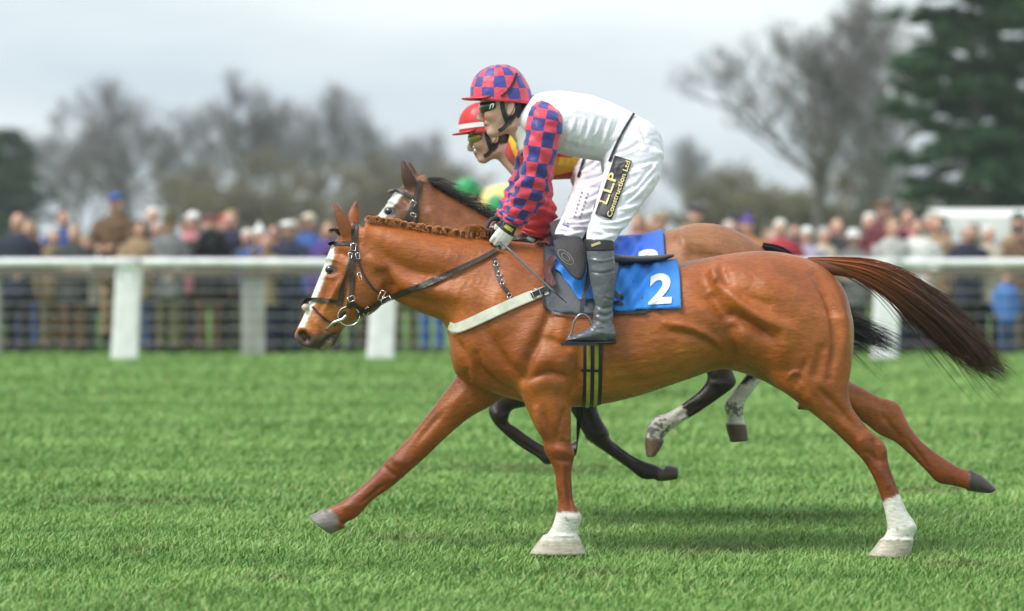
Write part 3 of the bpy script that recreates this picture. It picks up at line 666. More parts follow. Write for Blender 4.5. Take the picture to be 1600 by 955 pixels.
# ---- bridle, breastplate, girth
def buckle(parent, px, py, w, h, ang, y, r=.0022, nm='buckle', m=None):
    a = R(ang); pts = []
    for dx, dy in ((-w, -h), (w, -h), (w, h), (-w, h), (-w, -h)): pts.append(W(px + dx * math.cos(a) - dy * math.sin(a), py + dx * math.sin(a) + dy * math.cos(a), y))
    v, f = tube3(pts, r, n=6, m=1); return adopt(link(nm, mesh_from(nm, v, f), m or M_steel), parent)
def ring(name, px, py, rx, ry, y, rad, parent, m=None, both=None):
    t = np.linspace(0, 2 * math.pi, 29); pts = np.array([W(px + rx * math.cos(a), py + ry * math.sin(a), y) for a in t])
    v, f = tube3(pts, rad, n=7, m=1)
    if both is not None: v2 = v.copy(); v2[:, 1] = 2 * both - v2[:, 1]; adopt(MB().add(v2, [g[::-1] for g in f]).build(name, m or M_steel, None, True), parent)
    return adopt(MB().add(v, f).build(name, m or M_steel, None, True), parent)
bri = empty('bridle', W(550, 420, 0)); tag(bri, 'dark leather bridle with steel ring bit on the nearest chestnut horse', 'bridle')
def S1(nm, pts, w, m=M_leather, **k): return strap(nm, n_bvh, pts, w, m, bri, NY, **k)
S1('headpiece', [(556, 347), (554, 365), (553, 386), (552, 404)], 8.5)
S1('cheekpiece', [(552, 400), (550, 425), (549, 450), (547, 468), (544, 482)], 6.5, off=.006)
S1('noseband_strap', [(550, 388), (545, 415), (538, 440), (533, 462), (530, 478)], [3.5, 4, 5, 7, 8.5])
S1('browband', [(513, 382), (520, 380), (535, 380), (552, 380)], 5.5)
S1('noseband', [(474, 478), (478, 470), (490, 468), (508, 469), (531, 473)], 6)
S1('noseband', [(488, 479), (500, 492), (512, 502), (524, 508)], 3.5)
S1('throat_lash', [(556, 385), (561, 410), (570, 432), (583, 450), (595, 460)], [5, 4.5, 3, 3, 3])
S1('chin_strap', [(524, 508), (530, 496), (540, 488)], 4)
S1('bit_strap', [(545, 480), (552, 476), (562, 482), (570, 488)], 6, y_def=-.06)
hb = lambda x, y, d=.02: (lambda h: (h[0][1] if h[0] is not None else -.06) - d)(hit(n_bvh, x, y))
ring('bit_ring', 545, 494, 17, 15, hb(540, 492, .012), .0034, bri, both=NY)
v, f = tube3([W(509, 516, -.05), W(520, 505, -.068), W(535, 499, -.07), W(541, 492, -.07)], [(.004), .007, .008, .005], n=10, m=4); adopt(link('bit_bar', mesh_from('bit_bar', v, f), M_steel), bri)
buckle(bri, 552, 386, 4, 5.5, 5, hb(552, 386)); buckle(bri, 547, 399, 3, 4, 10, hb(549, 399)); buckle(bri, 549, 467, 5, 4, -20, hb(549, 467)); buckle(bri, 559, 400, 3, 4.5, -10, hb(559, 400)); buckle(bri, 562, 432, 2.5, 6, -15, hb(562, 432))
v, f = ellipsoid(W(477, 480, -.02), (.017, .03, .017)); adopt(link('sheepskin_pad', mesh_from('sheepskin_pad', v, f), mat('sheepskin', (.62, .58, .47), .9, .2, 30, .8, 90)), bri)
buckle(bri, 596, 462, 3.5, 8, 25, -.1); buckle(bri, 573, 487, 3, 7, 25, -.075)

rein = empty('reins', W(660, 450, 0)); tag(rein, 'dark leather reins running from steel bit to white glove', 'reins')
strap('rein', n_bvh, [(556, 495), (580, 482), (605, 468), (650, 450), (700, 428), (750, 404), (770, 393), (782, 384)], [6, 8, 9.5, 9.5, 8.5, 7, 6], M_leather, rein, NY, off=.012, y_def=-.09, y_ends=(-.078, -.115))
buckle(rein, 603, 469, 4, 8, 65, -.118); buckle(rein, 650, 450, 3, 6, 65, -.138, m=M_leather, nm='keeper')

brp = empty('breast_girth', W(780, 480, 0)); tag(brp, 'broad white breast girth across the chestnut horse with strap over neck', 'tack')
strap('band', n_bvh, [(701, 509), (712, 512), (735, 504), (770, 488), (810, 470), (840, 458), (856, 453)], [13, 15, 16, 16, 16, 15, 13], M_white_web, brp, NY, off=.006, thick=.008, rows=5)
strap('band_edge', n_bvh, [(702, 517.5), (712, 520.5), (735, 512.5), (770, 496.5), (810, 478.5), (845, 464)], 1.6, mat('cream_edge', (.36, .33, .24), .7), brp, NY, off=.0145, thick=.002)
strap('neck_strap', n_bvh, [(772, 402), (775, 422), (783, 444), (795, 458), (800, 474)], 6, M_leather, brp, NY, off=.004)
strap('chape', n_bvh, [(830, 462), (845, 455), (858, 449)], 8, M_black, brp, NY, off=.016); buckle(brp, 838, 458, 6, 6, -25, hb(838, 458, .03))
for px, py in ((775, 412), (780, 428), (785, 441), (796, 462)): buckle(brp, px, py, 3.5, 3, -60, hb(px, py, .013))

def girth(y0, x0, x1, pz, bvh, parent, name, mats):
    """bands passing right round the barrel under the saddle"""
    cz = W(925, pz, y0)[2]; xs = []
    for (a, b, m, nm, off, top) in mats:
        rows = []
        for s in np.linspace(0, 1, 4):
            ringp = []
            for an in np.linspace(-175, 175, 72):
                px = a + (b - a) * s; base = W(px, pz, y0); o = Vector((base[0], y0, cz)); d = Vector((0, math.sin(R(an)), math.cos(R(an))))
                loc, n, i, t = bvh.ray_cast(o + d * 1.2, -d)
                if loc is None: loc = o + d * .3
                ringp.append(np.array(loc) + np.array(d) * off)
            rows.append(ringp)
        rows = np.array(rows); rr_ = np.transpose(rows, (1, 0, 2)); K = len(rr_); mb = MB()
        # keep only the part below 'top'
        ang = np.linspace(-175, 175, 72)
        ctr = np.array([[W(a + (b - a) * s, pz, y0)[0], y0, cz] for s in np.linspace(0, 1, 4)])
        inn = rr_ - (rr_ - ctr) / (np.linalg.norm(rr_ - ctr, axis=2)[..., None] + 1e-9) * .006
        sel = [i for i in range(K) if abs(ang[i]) > top]
        for half in ([i for i in sel if ang[i] > 0][:-1], [i for i in sel if ang[i] < 0][1:]):
            mb = MB(); o_, n_ = rr_[half], inn[half]; prof = np.concatenate([o_, n_[:, ::-1]], 1); v, f = rings_to_mesh(prof); mb.add(v, f)
            adopt(mb.build(nm, m, None, True), parent)
# ------------------------------------------------------------------ saddlery
def wrap(name, bvh, y0, xa, xb, pz, bottom, off, mat_, parent, nx=30, nv=56, thick=.004, fold=None):
    """a cloth lying over the back, from the near hem over the spine to the far hem"""
    cols = []
    for i in range(nx):
        px = xa + (xb - xa) * i / (nx - 1); base = W(px, pz, y0); o = Vector((base[0], y0, base[2])); tgt = bottom(px)
        angs = np.linspace(0, 125, 80); hits = []
        for an in angs:
            d = Vector((0, -math.sin(R(an)), math.cos(R(an)))); loc = bvh.ray_cast(o + d * 1.3, -d)[0]
            hits.append(np.array(loc) if loc is not None else np.array(o + d * .28))
        hits = np.array(hits); pp = PX(hits)[:, 1]; k = int(np.argmin(np.abs(pp - tgt) + (angs < 15) * 50)); a1 = angs[k]
        line = []
        for t in np.linspace(-1, 1, nv):
            an = -t * a1; d = Vector((0, -math.sin(R(an)), math.cos(R(an)))) ; loc = bvh.ray_cast(o + d * 1.3, -d)[0]
            loc = np.array(loc) if loc is not None else np.array(o + d * .28)
            e = off + (fold(px, PX(loc[None])[0, 1], t) if fold else 0); line.append(loc + np.array(d) * e)
        cols.append(line)
    A = np.array(cols)                                        # nx, nv, 3
    ctr = np.array([W(xa + (xb - xa) * i / (nx - 1), pz, y0) for i in range(nx)])[:, None]
    d = (A - ctr); B = A - d / (np.linalg.norm(d, axis=2)[..., None]) * thick
    prof = np.concatenate([A, B[:, ::-1]], 1); v, f = rings_to_mesh(prof, caps=False)
    n = 2 * nv
    for r in (0, nx - 1):
        for j in range(nv - 1):
            q = [r * n + j, r * n + j + 1, r * n + n - 2 - j, r * n + n - 1 - j]; f.append(q if r == 0 else q[::-1])
    return adopt(link(name, mesh_from(name, v, f), mat_), parent), (v, f)
M_blue = mat('blue_number_cloth', (.012, .25, .88), .45, .18, 9, .35, 300, sheen=.2)
M_blue2 = mat('royal_blue_number_cloth', (.02, .14, .74), .5, .15, 9, .35, 300, sheen=.2)
M_pad = mat('grey_saddle_felt', (.13, .14, .165), .8, .2, 20, .4, 160)
M_num = mat('white_number', (.85, .85, .86), .6, .05, 12)
def saddle_set(y0, bvh, f, blue, num, lab_c, lab_s, lab_g, near_side, num_dy=0, short=0):
    """f maps the near horse's pixels to this horse's"""
    X = lambda x: f(x, 420)[0]; inv = lambda px: (px - X(900)) / (X(1000) - X(900)) * 100 + 900; Y = lambda x, y: f(x, y)[1]
    cl = empty('number_cloth', W(X(1000), Y(1000, 450), y0)); tag(cl, lab_c, 'saddlecloth', 'number cloths under the saddles')
    def fold(px, py, t):
        x = inv(px); a = abs(t); calm = min(1, max(.15, (1052 - x) / 45))
        return (.008 * math.sin((x + 1.25 * py) * .13 + 1.2 * math.sin(x * .05)) + .006 * math.sin((x - .5 * py) * .21 + .8) + .004 * math.sin(x * .4 + py * .3)) * calm * (a > .2) + .004 + .006 * math.sin(x * .16 + 1) * max(0, a - .75) * 4
    pad, _ = wrap('felt_pad', bvh, y0, X(849), X(1012), Y(930, 505), lambda px: Y(inv(px), np.interp(inv(px), [849, 856, 905, 960, 1012], [468, 487, 491, 490, 488])), .007, M_pad, cl, 34)
    c, (cv, cf) = wrap('blue_cloth', bvh, y0, X(866), X(1057), Y(930, 505), lambda px: Y(inv(px), np.interp(inv(px), [866, 885, 905, 925, 957, 1057], [424, 446, 474, 470, 487, 484])), .017, blue, cl, 44, fold=fold)
    cb = bvh_of(cv, cf)
    o = f(1013, 476 + num_dy); a = f(1049, 476 + num_dy); b = f(1016, 428 + num_dy)
    decal('number', cb, num, o, (a[0] - o[0], (a[1] - o[1]) - 2), (b[0] - o[0], b[1] - o[1]), M_num, cl, .006, .035, 4)
    e = strap('pad_binding', bvh, [f(x, y) for x, y in ((849, 450), (850, 478), (862, 488), (905, 491.5), (960, 490), (1010, 488))], 3.2, M_black, cl, y0, off=.012, thick=.004)
    # saddle
    sd = empty('race_saddle', W(X(940), Y(940, 395), y0)); tag(sd, lab_s, 'saddle', 'racing saddles')
    P2 = lambda a, b, c_, d_, w: (*f(a, b), *f(c_, d_), w)
    v, q = side_tube([P2(872, 374, 876, 402, .05), P2(890, 378, 892, 408, .13), P2(930, 389, 930, 414, .15), P2(975 - short * .5, 399, 975 - short * .5, 415, .15), P2(1020 - short, 399, 1022 - short, 412, .12), P2(1046 - short, 397, 1044 - short, 405, .06), P2(1053 - short, 397, 1053 - short, 401, .02)], y0, 24, 5)
    adopt(link('seat', mesh_from('seat', v, q), M_black), sd)
    M_flap = mat('charcoal_saddle_flap', (.045, .042, .045), .6, .25, 25, .5, 160)
    out_l = crom(np.array([(864, 376), (884, 370), (908, 373), (917, 394), (916, 420), (908, 437), (896, 434), (880, 416), (868, 398), (864, 376)], float), 5)[:-1]
    for s in (1, -1):
        cx, cy = 893, 402; rows_ = []
        for r_, e_ in ((0.02, .016), (.5, .0145), (.85, .011), (.97, .006), (1.0, 0), (.97, -.006), (.85, -.008), (.02, -.008)):
            rows_.append([W(*f(cx + (x - cx) * r_, cy + (y - cy) * r_), y0 - s * (np.interp(y, [370, 437], [.215, .30]) * r_ + .262 * (1 - r_) + e_)) for x, y in out_l])
        rr2 = np.array(rows_); vv, ff = rings_to_mesh(rr2 if s == 1 else rr2[:, ::-1]); adopt(link('flap', mesh_from('flap', vv, ff), M_flap), sd)
    strap('flap', bvh, [f(946, 402), f(946, 430), f(946, 455), f(944, 474)], [44, 38, 32, 18], M_pad, sd, y0, off=.026, thick=.007, rows=7)
    strap('knee_roll', bvh, [f(866, 400), f(856, 415), f(855, 428), f(866, 446)], [8, 13, 14, 8], mat('maroon_leather', (.12, .035, .035), .5, .2, 20, .3, 90), sd, y0, off=.03, thick=.01, rows=4)
    strap('girth_straps', bvh, [f(940, 470), f(943, 495), f(938, 520)], 9, M_black, sd, y0, off=.03)
    strap('stirrup_leather', bvh, [f(922, 400), f(918, 440), f(911, 470), f(908, 494)], 7, M_black, sd, y0, off=.062, y_def=y0 - .3)
    if near_side:
        yy = -.2785
        t = np.linspace(0, 2 * math.pi, 25); 
        for r1, r2 in ((15, 9), (8, 5)):
            v, q = tube3([W(884 + r1 * math.cos(a) * .75 + r2 * math.sin(a) * .5, 402 + r1 * math.cos(a) * .7 - r2 * math.sin(a) * .6, yy + .0009 * (-(1 * r1 * math.cos(a) * .7) + r2 * math.sin(a) * .6)) for a in t], .0014, n=5, m=1); adopt(link('emblem', mesh_from('emblem', v, q), mat('pale_stitching', (.32, .30, .28), .6)), sd)
        ties = [[(958, 452), (966, 462), (974, 466)], [(957, 474), (966, 472), (974, 477)]]
        for tpts in ties: strap('strap_end', cb, tpts, 5, M_black, sd, y0, off=.004, mirror=False)
    for s in (1, -1):                                        # stirrup irons
        yb = y0 - .345 * s; pts = [f(*p) for p in ((884, 534), (893, 520), (896, 505), (903, 494), (910, 491), (918, 495), (925, 507), (928, 521), (930, 534))]
        v, q = tube3([W(p[0], p[1], yb - .0) for p in pts], .0052, n=8, m=4); adopt(link('stirrup_iron', mesh_from('stirrup_iron', v, q), mat('dull_steel', (.3, .3, .31), .35, .1, 20, metal=1.0)), sd)
        mb = MB(); a, b = f(876, 537.5), f(934, 538); A, B = W(*a, yb), W(*b, yb); mb.box((A + B) / 2, (B[0] - A[0], .085, .011)); adopt(mb.build('stirrup_tread', M_black), sd)
    gr = empty('girth', W(X(924), Y(924, 590), y0)); tag(gr, lab_g, 'girth', 'girths round the barrels')
    M_yel = mat('yellow_elastic', (.42, .33, .06), .7, .2, 30, .3, 200)
    girth(y0, 0, 0, f(925, 510)[1], bvh, gr, 'girth', [(X(909), X(938), M_black, 'strap', .006, 92), (X(914), X(920), M_yel, 'elastic', .011, 100), (X(926), X(932), M_yel, 'elastic', .011, 100)])
    strap('keeper', bvh, [f(908, 579), f(939, 580)], 4, M_black, gr, y0, off=.014)
    return cl, sd, gr
ident = lambda x, y: (x, y)
saddle_set(NY, n_bvh, ident, M_blue, '2', 'bright blue saddlecloth with white number 2', 'black race saddle with charcoal flap on the nearest chestnut horse', 'black girth with yellow elastic round the nearest chestnut horse', True)
# ------------------------------------------------------------------ the bay on the far side
FY = 1.15
f_torso = [(742, 470, 744, 520, .07), (752, 430, 755, 560, .14), (776, 392, 782, 590, .19, 0, .12), (812, 366, 816, 602, .225, 0, .22), (850, 360, 852, 606, .24, 0, .25), (900, 368, 902, 604, .255, 0, .2), (960, 374, 962, 592, .275, 0, .12),
           (1010, 370, 1010, 575, .28, 0, .05), (1050, 358, 1052, 562, .28), (1080, 350, 1080, 556, .275), (1108, 349, 1106, 566, .275, 0, .05), (1138, 355, 1134, 572, .265, 0, .1), (1170, 371, 1162, 565, .23, 0, .1), (1196, 392, 1186, 550, .17), (1208, 425, 1204, 510, .09)]
f_neck = [(860, 362, 815, 560, .19, 0, .2), (820, 354, 768, 500, .175, 0, .2), (778, 346, 722, 455, .14, 0, .22), (740, 326, 692, 425, .115, 0, .2), (702, 304, 668, 400, .098, 0, .15), (672, 287, 655, 380, .088, 0, .1), (656, 281, 648, 355, .078, 0, .05)]
def fh(p):
    a = R(15); dx, dy = p[0] - 516, p[1] - 421; s = .93
    return (609 + s * (dx * math.cos(a) - dy * math.sin(a)), 330 + s * (dx * math.sin(a) + dy * math.cos(a)))
f_head = [(*fh(q[:2]), *fh(q[2:4]), *q[4:]) for q in n_head]
f_legs = [
    dict(secs=[(800, 520, 900, 560, .075, -.15), (800, 580, 868, 612, .072, -.15), (778, 606, 826, 634, .06, -.15), (768, 627, 802, 640, .046, -.15), (763, 641, 795, 652, .047, -.15), (770, 659, 796, 661, .04, -.15), (790, 680, 807, 668, .029, -.15), (814, 699, 829, 684, .028, -.15), (838, 714, 851, 697, .03, -.15), (853, 726, 873, 701, .039, -.15), (870, 722, 882, 704, .032, -.15), (880, 720, 888, 700, .032, -.15)],
         hoof=[(872, 722, 884, 696, .038, -.15), (886, 720, 893, 692, .044, -.15), (900, 712, 904, 687, .05, -.15)]),
    dict(secs=[(860, 540, 950, 575, .075, .13), (878, 600, 944, 605, .07, .13), (889, 636, 933, 632, .058, .13), (903, 660, 940, 655, .045, .13), (912, 678, 951, 673, .047, .13), (926, 693, 953, 684, .04, .13), (946, 707, 963, 694, .03, .13), (979, 730, 993, 715, .028, .13), (1003, 748, 1026, 727, .039, .13), (1022, 749, 1036, 733, .032, .13), (1034, 750, 1042, 731, .034, .13)],
         hoof=[(1024, 752, 1040, 727, .039, .13), (1040, 752, 1048, 727, .045, .13), (1058, 749, 1060, 730, .05, .13)]),
    dict(secs=[(1070, 450, 1190, 480, .10, -.15), (1082, 510, 1185, 530, .095, -.16), (1096, 550, 1160, 560, .07, -.155), (1101, 575, 1144, 575, .052, -.15), (1105, 590, 1150, 600, .046, -.15), (1094, 609, 1124, 622, .037, -.15), (1066, 631, 1089, 646, .032, -.15), (1043, 645, 1064, 661, .032, -.15), (1020, 653, 1046, 674, .039, -.15), (1011, 671, 1037, 684, .034, -.15), (1009, 683, 1037, 691, .036, -.15)],
         hoof=[(1008, 682, 1038, 688, .041, -.15), (1008, 697, 1033, 700, .047, -.15), (1010, 714, 1024, 713, .05, -.15)], k=.045),
    dict(secs=[(1110, 460, 1200, 490, .09, .12), (1150, 525, 1200, 545, .06, .13), (1168, 562, 1198, 578, .044, .13), (1170, 578, 1193, 591, .036, .13), (1157, 597, 1180, 607, .032, .13), (1142, 616, 1167, 624, .033, .13), (1131, 632, 1162, 637, .039, .13), (1135, 648, 1162, 650, .034, .13), (1136, 660, 1163, 662, .035, .13), (1136, 668, 1164, 669, .036, .13)],
         hoof=[(1133, 660, 1166, 662, .041, .13), (1136, 674, 1168, 674, .046, .13), (1141, 691, 1169, 688, .05, .13)], k=.045)]
f_ears = [dict(p=[(648, 302, -.045), (640, 284, -.055), (634, 268, -.06), (628, 248, -.058)], r=[(.022, .028), (.024, .036), (.018, .028), (.004, .005)], up=(0, 1, 0)),
          dict(p=[(656, 300, .045), (649, 282, .052), (643, 268, .056), (638, 252, .056)], r=[(.022, .026), (.024, .032), (.018, .026), (.004, .005)], up=(0, 1, 0))]
f_mus = [([fh(p) for p in a], b, c) for a, b, c in n_mus if np.mean([p[0] for p in a]) < 610 and len(a) > 0 and np.mean([p[1] for p in a]) > 370 and np.mean([p[0] for p in a]) < 600]
f_mus += [([(770, 644), (780, 650), (790, 650)], 6, 4), ([(800, 682), (830, 702), (848, 712)], 2.6, -4), ([(778, 662), (790, 664)], 4, -4), ([(930, 676), (938, 680), (944, 682)], 6, 4), ([(962, 700), (985, 716), (1005, 730)], 2.6, -4), ([(1110, 598), (1125, 600), (1140, 600)], 5, 4), ([(1104, 626), (1080, 642), (1058, 656)], 2.6, -4), ([(910, 640), (925, 665)], 5, -4), ([(862, 716), (866, 712)], 5, 4), ([(1060, 372), (1090, 378), (1130, 392)], 12, 8), ([(1060, 365), (1070, 385)], 8, 6), ([(1085, 398), (1130, 408)], 10, -8), ([(700, 330), (740, 352), (780, 372)], 10, -8), ([(1118, 585), (1124, 600)], 5, 4), ([(1085, 632), (1060, 650)], 3, -4)]
def far_paint(v):
    P = PX(v); x, y = P[:, 0], P[:, 1]; nz = vnoise(v, 9, 6.3); nf = vnoise(v, 60, 8.0)
    c = np.tile([.27, .095, .033], (len(v), 1)); c = mixc(c, np.array([.36, .15, .05]), np.clip(sstep(1000, 1060, x) * (1 - sstep(1120, 1190, x)) * .6 + .3 * nz, 0, .8))
    c = mixc(c, np.array([.11, .045, .022]), (1 - sstep(610, 690, x)) * .75); c = mixc(c, np.array([.05, .025, .016]), (y < 305) * (x < 650) * sstep(306, 285, y) * .8)
    c = mixc(c, np.array([.022, .013, .012]), sstep(585, 635, y + 10 * nz) * (x < 1070)); c = mixc(c, np.array([.022, .013, .012]), sstep(555, 585, y + 6 * nz) * (x >= 1060))
    white = np.array([.68, .64, .58])
    s1 = sstep(0, 6, (1068 - x) * .83 + (y - 632) * .55 + 6 * nf) * (x < 1075) * (x > 985) * (y > 600) * (y < 690) * (v[:, 1] < FY)
    c = mixc(c, white, s1 * (1 - .75 * np.clip(sstep(.0, .25, nf + nz * .8 + .012 * (y - 668)), 0, 1)))
    s2 = sstep(596, 602, y + 6 * nf - .55 * (1166 - x)) * (x > 1100) * (x < 1200) * (v[:, 1] > FY) * (y > 590)
    c = mixc(c, white, s2 * (1 - .8 * (sstep(632, 640, y + 14 * nf + 8 * nz) * (1 - sstep(642, 650, y + 14 * nf))))); c = mixc(c, np.array([.09, .06, .035]), sstep(660, 665, y) * (x > 1110) * (x < 1200)); c = mixc(c, np.array([.16, .09, .06]), sstep(683, 688, y) * (x > 985) * (x < 1060) * (v[:, 1] < FY) * (y < 725))
    c = mixc(c, np.array([.10, .075, .055]), sstep(1026, 1031, x) * (x < 1070) * (y > 715) * (y < 760) * .8)
    db, t = dist_poly(P, crom(np.array([fh(p) for p in ((526, 368), (510, 400), (499, 428), (488, 458), (477, 486), (467, 508))], float), 4))
    c = mixc(c, np.array([.74, .72, .68]), (1 - sstep(11, 15, db + 2 * nf)) * sstep(296, 303, y))
    de, _ = dist_poly(P, [(606, 330), (613, 330)]); c = mixc(c, np.array([.012, .008, .007]), (1 - sstep(5, 8, de)) * (x < 650))
    return np.clip(c, 0, 1)
far = empty('race_horse', W(980, 868, FY)); far.location.z = 0
tag(far, 'dark bay racehorse with black mane galloping just behind the nearest chestnut', 'horse', 'racehorses galloping past the rail')
fv, fq = horse_body(FY, f_torso, f_neck, f_head, f_legs, f_ears, f_mus)
me = mesh_from('body', fv, fq); set_paint(me, far_paint(fv)); adopt(link('body', me, M_coat), far)
f_bvh = bvh_of(fv, fq)
add_eye(608, 330, FY - .08, far, f_bvh, FY)
me, tv = tail('tail', [(1190, 388), (1222, 400), (1255, 440), (1295, 490), (1340, 516), (1385, 537), (1425, 560)], [8, 11, 15, 19, 22, 22, 17], 800, FY, .0021, None, far, 12)
ghost(me, (.014, .012, .013)); adopt(link('tail', me, M_hair), far)
# loose black mane, lifted by the wind
g = np.random.default_rng(21); paths = []; fc = crom(np.array([(645, 283), (656, 281), (672, 286), (702, 304), (740, 326), (778, 346), (800, 351)], float), 8)
for i in range(900):
    j = g.random() * (len(fc) - 1.01); p = fc[int(j)] * (1 - j % 1) + fc[int(j) + 1] * (j % 1); L = g.uniform(12, 34) * (1 if j > 6 else .55); up = g.uniform(.35, .95); pts = []; yb = g.uniform(-.03, .03); oy = g.normal(0, .05)
    for t in np.linspace(0, 1, 8): pts.append(W(p[0] + L * (1.25 * t) * 1.0, p[1] + 4 - L * up * t + L * .75 * t * t, FY + yb + oy * t))
    paths.append(pts)
v, f = strands(np.array(paths), .0013); me = mesh_from('mane', v, f); ghost(me, (.018, .014, .014)); adopt(link('mane', me, M_hair), far)

bri2 = empty('bridle', W(640, 310, FY)); tag(bri2, 'dark leather bridle on the bay horse behind', 'bridle')
def S2(nm, pts, w, **k): return strap(nm, f_bvh, pts, w, M_leather, bri2, FY, **k)
S2('headpiece', [(657, 282), (652, 300), (648, 318)], 8); S2('browband', [(607, 300), (618, 297), (632, 302), (650, 312)], 6); S2('cheekpiece', [(648, 316), (640, 335), (632, 352), (612, 385)], 9); S2('throat_lash', [(650, 316), (652, 335), (650, 352), (645, 368)], 4)
hb2 = lambda x, y, d=.02: (lambda h: (h[0][1] if h[0] is not None else FY - .06) - d)(hit(f_bvh, x, y))
buckle(bri2, 645, 318, 4, 4, 30, hb2(645, 318)); buckle(bri2, 646, 336, 4, 2.5, 20, hb2(646, 336))
rein2 = empty('reins', W(700, 400, FY)); tag(rein2, 'dark leather reins of the bay horse behind, held in black gloves', 'reins')
strap('rein', f_bvh, [(585, 400), (640, 395), (720, 380), (800, 372), (818, 368)], 7, M_leather, rein2, FY, off=.012, y_def=FY - .1, y_ends=(FY - .075, FY - .15))
def f_sad(x, y):
    sx = 1034 + (x - 1057) * .91; back = np.interp(sx, [850, 900, 960, 1010, 1050], [360, 368, 374, 370, 358]); nb = np.interp(x, [842, 900, 960, 1020, 1080], [386, 398, 410, 415, 407])
    return (sx, back + (y - nb) * .90)
saddle_set(FY, f_bvh, f_sad, M_blue2, '3', 'royal blue saddlecloth with half hidden white number on the bay behind', 'black race saddle on the bay horse behind', 'black girth round the bay horse behind', False, 10, 75)
# ------------------------------------------------------------------ jockeys
def finger_hand(wrist, fwd, up, inn, sc=1.0):
    """a closed riding hand: palm, four curled fingers of unequal length, thumb from the side of the palm"""
    fwd, up, inn = [np.array(a, float) / np.linalg.norm(a) for a in (fwd, up, inn)]
    M = lambda p: np.array(wrist) + sc * (p[0] * fwd + p[1] * inn + p[2] * up)
    parts = [(*tube3([M((-.03, 0, 0)), M((0, 0, 0)), M((.03, 0, 0)), M((.062, .002, 0)), M((.09, .006, 0))], sc * np.array([(.026, .022), (.027, .021), (.034, .02), (.04, .018), (.038, .014)]), n=14, m=4, up=up), .01)]
    for z, l, r in ((.029, .95, .0102), (.0095, 1.05, .0105), (-.0105, 1.0, .01), (-.029, .82, .0088)):
        parts.append((*tube3([M((.078, 0, z)), M((.093 + .012 * l, .010, z)), M((.095 + .014 * l, .032, z * .96)), M((.082, .047, z * .93)), M((.062, .043, z * .9))], sc * np.array([r * 1.1, r * 1.1, r, r * .95, r * .7]), n=8, m=4), .003))
    parts.append((*tube3([M((.012, .008, .03)), M((.04, .02, .045)), M((.07, .034, .045)), M((.092, .04, .038))], sc * np.array([.015, .0125, .011, .008]), n=8, m=4), .006))
    return parts
def head_parts(O, sc, Rm, y0):
    T = lambda p: O + sc * (Rm @ np.array(p, float))
    def tb(ps, r, k, up=(0, 1, 0)): return (*tube3([T(p) for p in ps], sc * np.array(r, float), n=14, m=4, up=Rm @ np.array(up)), k)
    el = lambda c, r, k=.02: (*ellipsoid(T(c), np.array(r) * sc, Rm), k)
    return [el((-.005, 0, .04), (.09, .07, .082)), el((-.035, 0, -.01), (.065, .066, .075), .03),
            tb([(-.02, 0, -.03), (-.05, 0, -.075), (-.074, 0, -.108)], [(.062, .055), (.048, .04), (.024, .02)], .03),
            tb([(.02, 0, -.085), (-.03, 0, -.1), (-.07, 0, -.112)], [(.058, .02), (.045, .017), (.02, .012)], .025),
            tb([(-.093, 0, .012), (-.108, 0, -.015), (-.122, 0, -.04), (-.104, 0, -.05)], [(.011, .01), (.0125, .012), (.016, .013), (.014, .008)], .012),
            tb([(-.088, -.04, .022), (-.1, 0, .026), (-.088, .04, .022)], [.012, .013, .012], .014),
            tb([(-.084, -.024, -.068), (-.101, 0, -.066), (-.084, .024, -.068)], [.0065, .0085, .0065], .006), tb([(-.082, -.021, -.08), (-.097, 0, -.081), (-.082, .021, -.08)], [.0065, .009, .0065], .006),
            el((-.076, 0, -.104), (.021, .026, .019), .02), el((-.07, -.042, -.03), (.03, .022, .026), .02), el((-.07, .042, -.03), (.03, .022, .026), .02),
            *[(*ellipsoid(T((.012, s * .077, -.018)), sc * np.array((.02, .009, .032)), Rm @ rotm('Y', 12) @ rotm('Z', s * 18)), .006) for s in (-1, 1)],
            tb([(.02, 0, -.03), (.05, 0, -.1), (.085, 0, -.16), (.12, 0, -.21)], [(.052, .056), (.052, .056), (.058, .06), (.07, .07)], .03)]
M_breech = mat('white_breeches', (.81, .78, .90), .55, .05, 14, .3, 24, sheen=.2, bdist=.012)
M_boot = mat('grey_black_boot', (.105, .11, .13), .3, .3, 16, .35, 30, spec=.6, bdist=.008)
M_glove = mat('riding_glove', None, .6, .15, 30, .3, 120, attr='paint')
